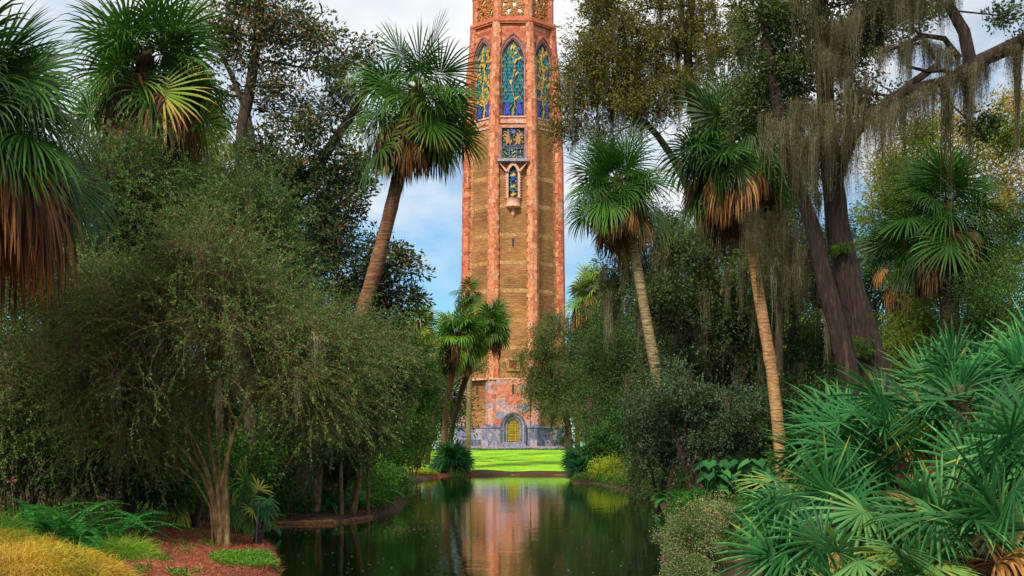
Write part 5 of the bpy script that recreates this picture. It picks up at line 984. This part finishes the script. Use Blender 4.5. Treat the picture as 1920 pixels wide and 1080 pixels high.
fern('sword_fern', 'bright fern on the right bank left of the broad leaved plant', P(1262, 905, 40), 26, .9, .6, spreadr=.5)
fern('sword_fern', 'fern on the right bank under the crooked reddish trunk', P(1300, 925, 36), 34, 1.0, .55, spreadr=.4)
fern('sword_fern', 'yellow-green fern peeping over the palmettos right of the tan palm trunk', P(1560, 840, 26), 34, 1.0, .95, m='ggrass', spreadr=.3)
def bigleaf(label, px, py, D, n=26, L=.5):
    c = P(px, py, D); b = np.array([c[0], c[1], g1(c[0], c[1])]); o = thing('elephant_ear', label, 'plant', b); a = Acc()
    for i in range(n):
        az = rs.uniform(0, 6.283); e = R(rs.uniform(45, 85)); hl = rs.uniform(.6, 1.25); hd = np.array([math.cos(az), math.sin(az), 0]); p1 = b+hd*math.cos(e)*hl+[0, 0, math.sin(e)*hl]
        tube(a, [b, (b+p1)/2+[0, 0, .06], p1], [.014, .01, .008], 4, .5, 0, False)
        d = nrm(hd*.8+[0, 0, -.55]+rs.normal(0, .15, 3)); S = nrm(np.cross(d, [0, 0, 1])); Nn = np.cross(S, d); l = L*rs.uniform(.6, 1.1); q = p1-d*l*.25
        prof = [(-.12, .22), (.05, .42), (.3, .44), (.6, .28), (.85, .1)]; v = rs.uniform(.2, 1)
        V = [q+d*l*.05]+[q+d*l*x+S*l*y+Nn*l*.10 for x, y in prof]+[q+d*l*1.05]+[q+d*l*x-S*l*y+Nn*l*.10 for x, y in prof[::-1]]; mid = [q+d*l*x for x in (.2, .5, .8)]
        a.add(V+mid, [(0, 1, 2, 12), (12, 2, 3, 13), (13, 3, 4, 13+1), (14, 4, 5, 6), (14, 6, 7, 8), (13, 14, 8, 9), (12, 13, 9, 10), (0, 12, 10, 11)], v)
    a.obj('leaves', M['big'], o); return o
bigleaf('broad leaved elephant ear plant left of the tan palm trunk', 1370, 895, 34, 34, .52)
bigleaf('elephant ear plant with upright leaf beside the foot of the tan palm', 1420, 870, 33, 18, .5)
bigleaf('low elephant ear plant at the right bank near the flowering shrub', 1330, 915, 31, 22, .4)
def mound(name, label, cat, px, py, D, rx, rz, n, L, m, v=.5, w=.006, droop=1.0):
    c = P(px, py, D); b = np.array([c[0], c[1], g1(c[0], c[1])-.03]); o = thing(name, label, cat, b); a = Acc()
    u = nrm(rs.normal(0, 1, (n, 3))*[1, 1, .8]); u[:, 2] = np.abs(u[:, 2]); rr = rs.random((n, 1))**.35*rs.uniform(.8, 1.08, (n, 1)); st = b+u*rr*[rx, rx*.9, rz]
    d = nrm(u*[1, 1, .4]+rs.normal(0, .5, (n, 3))+[0, 0, .5]); K = 4; C = [st]; dd = d; Lb = L*rs.uniform(.4, 1.2, n)
    for k in range(K): dd = nrm(dd+[0, 0, -droop*.35]+rs.normal(0, .12, (n, 3))); C.append(C[-1]+dd*Lb[:, None]/K)
    C = np.stack(C, 1); S = nrm(np.cross(d, rs.normal(0, 1, (n, 3))))[:, None]*np.array([1, 1, .8, .5, .05])[None, :, None]*w/2
    V = np.stack([C-S, C+S], 2); bb = np.arange(n)[:, None]*10; j = np.arange(K)[None]*2; big_v = v+.18*np.sin(st[:, 0]*5+st[:, 1]*3)+rs.normal(0, .16, n)
    a.add(V, np.stack([bb+j, bb+j+1, bb+j+3, bb+j+2], -1).reshape(-1, 4), np.clip(np.repeat(big_v, K), 0, 1))
    th = np.linspace(0, 2*np.pi, 13)[:-1]; core = Acc(); tube(core, [b-[0, 0, .1], b+[0, 0, rz*.5], b+[0, 0, rz*.75]], [rx*.78, rx*.66, rx*.2], 14, .1, lump=.12)
    a.obj('blades', M[m], o); core.obj('root_mass', M['root'], o); return o
M['root'] = noisemat('dry_thatch', [(.3, (.06, .05, .012)), (.7, (.24, .19, .04))], 9, (1, 1, 1), .95, .8)
mound('fine_grass_mound', 'large golden yellow mound of fine grass in the bottom left corner', 'ornamental grass', 60, 1085, 13.4, 1.0, .46, 60000, .15, 'ygrass', .60)
mound('fine_grass_mound', 'golden grass mound at the left edge behind the large one', 'ornamental grass', -10, 1010, 15.5, .85, .44, 30000, .16, 'ygrass', .48)
mound('fine_grass_mound', 'yellow-green feathery mound at the left edge beside the ferns', 'ornamental grass', 0, 940, 17.5, .45, .5, 8000, .3, 'ggrass', .45)
mound('fine_grass_mound', 'low fresh green mound of grass on the red mulch', 'ornamental grass', 232, 1018, 17.2, .42, .24, 9000, .26, 'ggrass', .55)
mound('dry_tuft', 'small yellow-brown dry tuft in front of the ferns', 'plant', 102, 990, 17.2, .14, .24, 1800, .2, 'ygrass', .4)
def scatterleaves(name, label, cat, regions, n, L, m, h=.05, kind='stuff', el=0, v=.5, Wd=None):
    a = Acc()
    for (cx, cy, rx, ry, k) in regions:
        th = rs.uniform(0, 6.283, k); r = rs.random(k)**.5; x = cx+rx*r*np.cos(th); y = cy+ry*r*np.sin(th); ok = polydist(x, y) > -.02; x, y = x[ok], y[ok]; q = len(x)
        C = np.stack([x, y, gz(x, y)+rs.random(q)*h], -1); d = rs.normal(0, 1, (q, 3)); d[:, 2] = np.abs(d[:, 2])*el+.05; N = rs.normal(0, .3, (q, 3)); N[:, 2] += 1
        leafq(a, C, d, N, L*rs.uniform(.5, 1.3, q), (Wd or L*.5)*rs.uniform(.7, 1.2, q), np.clip(rs.normal(v, .22, q), 0, 1))
    o = a.obj(name, M[m]); tag(o, label, cat, kind=kind); return o
def gpx(px, py): D = F*(H-.33)/(py-HY); return (px-960)/F*D, D
cx, cy = gpx(462, 1030)
scatterleaves('ground_cover', 'bright green creeping ground cover on the tip of the mulch point', 'ground cover', [(cx, cy, .42, 1.1, 5200), (cx+.02, cy+1.2, .35, .5, 1200)], 0, .045, 'green', .09, el=.3, v=.95)
regs = [(*gpx(x, y), .12, .22, 130) for x, y in ((270, 1060), (330, 1062), (340, 1070), (230, 1040), (255, 1072), (362, 1058), (215, 1058), (310, 1040))]+[(rs.uniform(-7, -4.6), rs.uniform(17.5, 22.5), .14, .2, 60) for _ in range(26)]
scatterleaves('seedlings', 'small green seedlings dotted over the red mulch', 'ground cover', regs, 0, .05, 'green', .07, el=.5, v=.6)
scatterleaves('pine_straw', 'red-brown pine straw and bark mulch on the point', 'mulch', [(-5.5, 18, 3.2, 5.0, 26000), (-4.2, 15.5, 1.4, 4, 9000)], 0, .13, 'needle', .03, el=.12, v=.5, Wd=.007)
scatterleaves('leaf_litter', 'brown leaf litter under the trees on the left bank', 'leaf litter', [(-9, 27, 6, 5, 9000), (-7, 34, 4, 4, 7000)], 0, .07, 'palmdead', .03, v=.3)
scatterleaves('bank_herbs', 'low green herbs along the left bank', 'ground cover', [(-6.4, 31, 1.8, 1.6, 6000), (-5, 35, 1.8, 3, 7000), (-5.6, 44, 2.4, 4, 6000), (-8.4, 26, 2, 2, 4000)], 0, .09, 'green', .28, el=.7, v=.3)
scatterleaves('far_bank_plants', 'small yellow-green bedding plants on the far mulch bank', 'ground cover', [(-5.6, 77, 1.2, 1.2, 2200)], 0, .16, 'lime', .22, el=.7, v=.85)
scatterleaves('bank_herbs', 'low green herbs along the right bank', 'ground cover', [(4.6, 66, 1.6, 6, 9000), (6.0, 60, 2.2, 7, 9000), (7.2, 48, 2, 7, 9000), (6.4, 38, 1.6, 6, 9000), (5, 28, 1.6, 6, 9000), (4.2, 21, 1.6, 4, 6000)], 0, .10, 'green', .3, el=.7, v=.3)
scatterleaves('leaf_litter', 'brown leaf litter and herbs under the trees on the right bank', 'leaf litter', [(14, 30, 8, 14, 16000)], 0, .10, 'palmdead', .05, v=.25)
scatterleaves('bank_herbs', 'shaded herbs under the trees behind the palmettos', 'ground cover', [(13, 28, 7, 12, 14000)], 0, .12, 'dim', .35, el=.7, v=.4)
far_tree('woodland tree just beyond the right edge behind the palmettos', 2080, 40, 380, 300, 'dim')
far_tree('woodland tree farther right beyond the palmettos', 2330, 44, 360, 320, 'oakdark')
# tower hedge and low grass slope
for i, x in enumerate((-6.5, -3.2, 3.4, 6.6)):
    nm = ['left', 'centre left', 'centre right', 'right'][i]
a = Acc(); xs = np.linspace(-7.5, 8, 60); leaves(a, np.stack([xs, np.full(60, 168.5), gz(xs, np.full(60, 168.5))+.12], -1), np.array([0, 168.5, 1]), 90, .3, .12, .05, vmean=.3, flat=.5)
o = a.obj('low_hedge', M['dim'], origin=(0, 168.5, 1.2)); tag(o, 'low dark clipped hedge strip between the lawn and the tower terrace', 'hedge')
# bank edge kerb of the far lawn and left bank
def kerb(name, label, pts, w=.14, h=.10, mat='bankwood'):
    a = Acc(); q = np.array([[p[0], p[1]] for p in pts]); d = nrm(np.gradient(q, axis=0)); nrm_ = np.c_[-d[:, 1], d[:, 0]]
    n = len(q); rows = []
    for s_, z in ((-1, -.25), (-1, h), (1, h+.02), (1, -.25)): rows.append(np.c_[q+nrm_*w*s_*(1+.15*rs.normal(size=(n, 1))), z+.012*rs.normal(size=n)])
    V = np.stack(rows, 1); b = np.arange(n-1)[:, None]*4; j = np.arange(3)[None]
    a.add(V, np.stack([b+j, b+j+1, b+4+j+1, b+4+j], -1).reshape(-1, 4), .5, 0, False); o = a.obj(name, M[mat]); tag(o, label, kind='structure'); return o
M['bankwood'] = noisemat('bank_edging', [(.3, (.06, .025, .012)), (.55, (.20, .085, .035)), (.75, (.34, .17, .08))], 5, (1, 1, 3), .9, .6)
def dens(pts, s): return catmull(np.array([[p[0], p[1], 0] for p in pts]), np.ones(len(pts)), s)[0]
kerb('bank_edge', 'earth edging of the far lawn at the water', dens([W(868, 891.5), W(960, 890.5), W(1074, 891)], .4), .05, .02)
kerb('bank_edge', 'earth edging of the left bank at the water', dens([W(505, 984), W(590, 982), W(650, 978), W(700, 971)], .25), .035, .05)
# dark stake
b = gp(480, 20.7); t = thing('garden_stake', 'thin dark metal stake at the water edge of the mulch point', 'stake', b); a = Acc(); tube(a, [b, P(482, 985, 20.7), P(486, 945, 20.7)], [.018, .016, .014], 8); a.obj('rod', M['dark'], t); a = Acc(); hp = P(486, 943, 20.7)
tube(a, [hp-[0, 0, .03], hp, hp+[0, 0, .04]], [.018, .035, .012], 8); a.obj('cap', M['dark'], t)
# red flower at left
b = gp(24, 18.4); t = thing('red_flower', 'single dark red flower on a thin stalk above the left ferns', 'flower', b); a = Acc(); h_ = P(21, 902, 18.4); tube(a, [b, (b+h_)/2+[.03, 0, 0], h_], [.005, .004, .003], 4); a.obj('stalk', M['barkgreen'], t)
a = Acc(); leaves(a, [h_], h_-[0, 0, .1], 26, .02, .05, .03, out=1); M['redfl'] = leafmat('red_petal', [(0, (.2, .01, .02)), (1, (.4, .03, .05))]); a.obj('petals', M['redfl'], t)
# water plants by the palms and specks on the water
a = Acc(); mm_ = 60; c = np.array([W(rs.uniform(838, 872), rs.uniform(893, 897)) for _ in range(mm_)]); leafq(a, np.c_[c, np.full(mm_, -.05)], rs.normal(0, .12, (mm_, 3))+[0, 0, 1], rs.normal(0, 1, (mm_, 3)), rs.uniform(.3, .9, mm_), np.full(mm_, .025), rs.uniform(0, .2, mm_))
tag(a.obj('water_reeds', M['green'], origin=(-3.3, 78, 0)), 'thin dark reeds standing in the water before the far palms', 'reeds', kind='stuff')
a = Acc(); k = 700; px = np.concatenate([rs.normal(760, 60, k//2), rs.uniform(500, 640, k//4), rs.uniform(560, 1200, k//4)]); py = np.concatenate([rs.normal(985, 12, k//2), rs.normal(990, 5, k//4), rs.uniform(935, 1075, k//4)])
c = np.array([W(x, y) for x, y in zip(px, np.maximum(py, 935))]); okk = polydist(c[:, 0], c[:, 1]) < -.3; c = c[okk]; k = len(c)
d = rs.normal(0, 1, (k, 3))*[1, 1, 0]; leafq(a, np.c_[c, np.full(k, .006)], d, np.tile([0, 0, 1.], (k, 1)), rs.uniform(.015, .05, k), rs.uniform(.015, .03, k), rs.uniform(.4, 1, k), fold=0)
tag(a.obj('floating_leaves', M['pink'], origin=(-2, 30, 0)), 'tiny pale fallen leaves and specks floating on the pond', 'floating leaves', kind='stuff')
print('tris', sum(len(o.data.polygons) for o in bpy.data.objects if o.type == 'MESH'), 'objs', len(bpy.data.objects))
